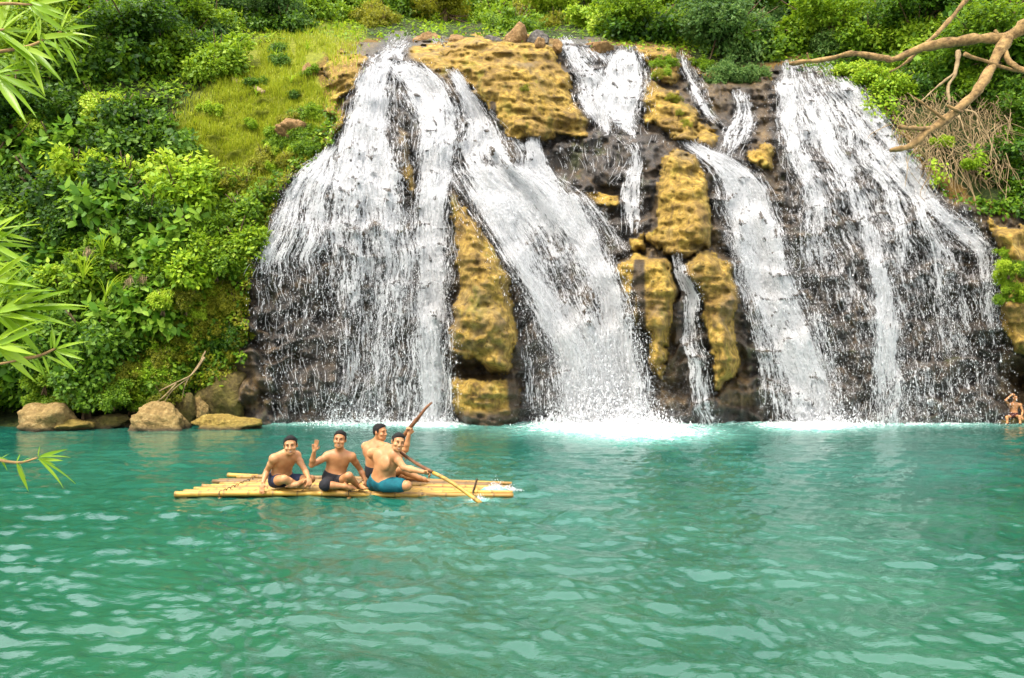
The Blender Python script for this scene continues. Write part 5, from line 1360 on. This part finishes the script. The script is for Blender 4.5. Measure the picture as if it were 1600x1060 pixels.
person('big man in teal shorts paddling at the front edge of the raft',
  dict(pelvis=(595,752,10.64), neck=(611,704,10.52), head=(622,691,10.42), sr=(616,711,10.42), sl=(582,709,10.74), er=(631,731,10.34), wr=(661,738,10.28), el=(606,730,10.96), wl=(622,713,10.72),
       hr=(602,757,10.54), hl=(585,756,10.74), kr=(636,759,10.38), kl=(626,755,10.92), ar=(605,764,10.66), al=(600,762,11.0), tr=(590,765,10.72), tl=(586,764,11.0)),
  (.42, -.90, -.10), (.22, .05, 1), 1.17, 1.06, M_TEAL, (.72, .72), dict(r=(rt_ + dn * .15, dn + cam_ * .2, upv + cam_, 1.0), l=(rt_ + upv * .3, dn, upv, 1.0)), belly=.6, waist=.035)
person('man at the back of the raft holding a raised pole, face in profile',
  dict(pelvis=(586,738,11.45), neck=(588,692,11.38), head=(594,675.5,11.32), sr=(604,700,11.18), sl=(572,698,11.52), er=(634,703,11.02), wr=(639,679,10.97), el=(604,722,11.6), wl=(622,706,11.38),
       hr=(600,743,11.30), hl=(584,743,11.55), kr=(627,734,11.06), kl=(628,743,11.5), ar=(655,747,11.14), al=(654,748,11.4), tr=(668,751,11.20), tl=(667,752,11.4)),
  (.90, -.42, -.03), (.08, 0, 1), 1.08, 1.06, M_BLACK, (.62, .62), dict(r=(upv + rt_ * .25, -rt_ * .5 + cam_, rt_, 1.1), l=(rt_ + upv * .4, dn, upv, 1.0)), smile=False)
person('bather sitting under the falls at the right edge, one arm raised to the head',
  dict(pelvis=(1584,649,23.55), neck=(1585,630.5,23.50), head=(1586,621.5,23.42), sr=(1577,633,23.45), sl=(1594,633,23.48), er=(1571,626,23.30), wr=(1580,617.5,23.32), el=(1598,643,23.45), wl=(1596,651,23.28),
       hr=(1580,651,23.50), hl=(1588,651,23.50), kr=(1573,652,23.18), kl=(1593,651,23.18), ar=(1574,660,23.15), al=(1594,660,23.15), tr=(1573,661.5,23.02), tl=(1594,661.5,23.02)),
  (-.1, -.98, -.1), (.05, 0, 1), .82, .88, cloth('dark_red_cloth', lin(70, 34, 30), lin(96, 50, 42)), (.3, .3), dict(r=(rt_ + upv * .2, dn, upv, .4, .85), l=(dn + cam_, dn, -rt_, .4, .85)), vox=.012, sc=.88, smile=False)

# paddles
def mat_wood(name, a, b):
    return mat_plain(name, a, b, 16, .6)
M_POLE = mat_wood('brown_pole', lin(92, 56, 32), lin(150, 100, 60))
pd = tag(empty('paddle', V(668, 734, 10.28)), 'bamboo paddle pole dipped in the water by the man in teal shorts', 'paddle')
A0, A1, A2 = V(619, 702, 10.60), V(676, 738.5, 10.25), V(752, 785, 9.92)
pole(A0, A1, .022, .024, 301, 'upper_shaft', M_POLE, pd, .4); pole(A1, A2, .025, .028, 302, 'lower_shaft', M_BAM, pd, .3)  # one pole: brown wood above, yellow below painted for its lit half
pb = tag(empty('punting_pole', V(640, 672, 10.95)), 'brown wooden pole raised by the man at the back of the raft', 'pole')
B0_, B1_, B2_ = V(672, 632, 10.92), V(652, 655, 10.93), V(606, 716, 11.12)
pole(B1_, B2_, .030, .030, 303, 'shaft', M_POLE, pb, .5); pole(V(675, 629, 10.92), V(650, 657, 10.93), .014, .028, 304, 'split_end', M_POLE, pb, .3)
pole(V(661, 640, 10.91), V(657, 650, 10.92), .008, .012, 305, 'splinter', M_POLE, pb, .3)
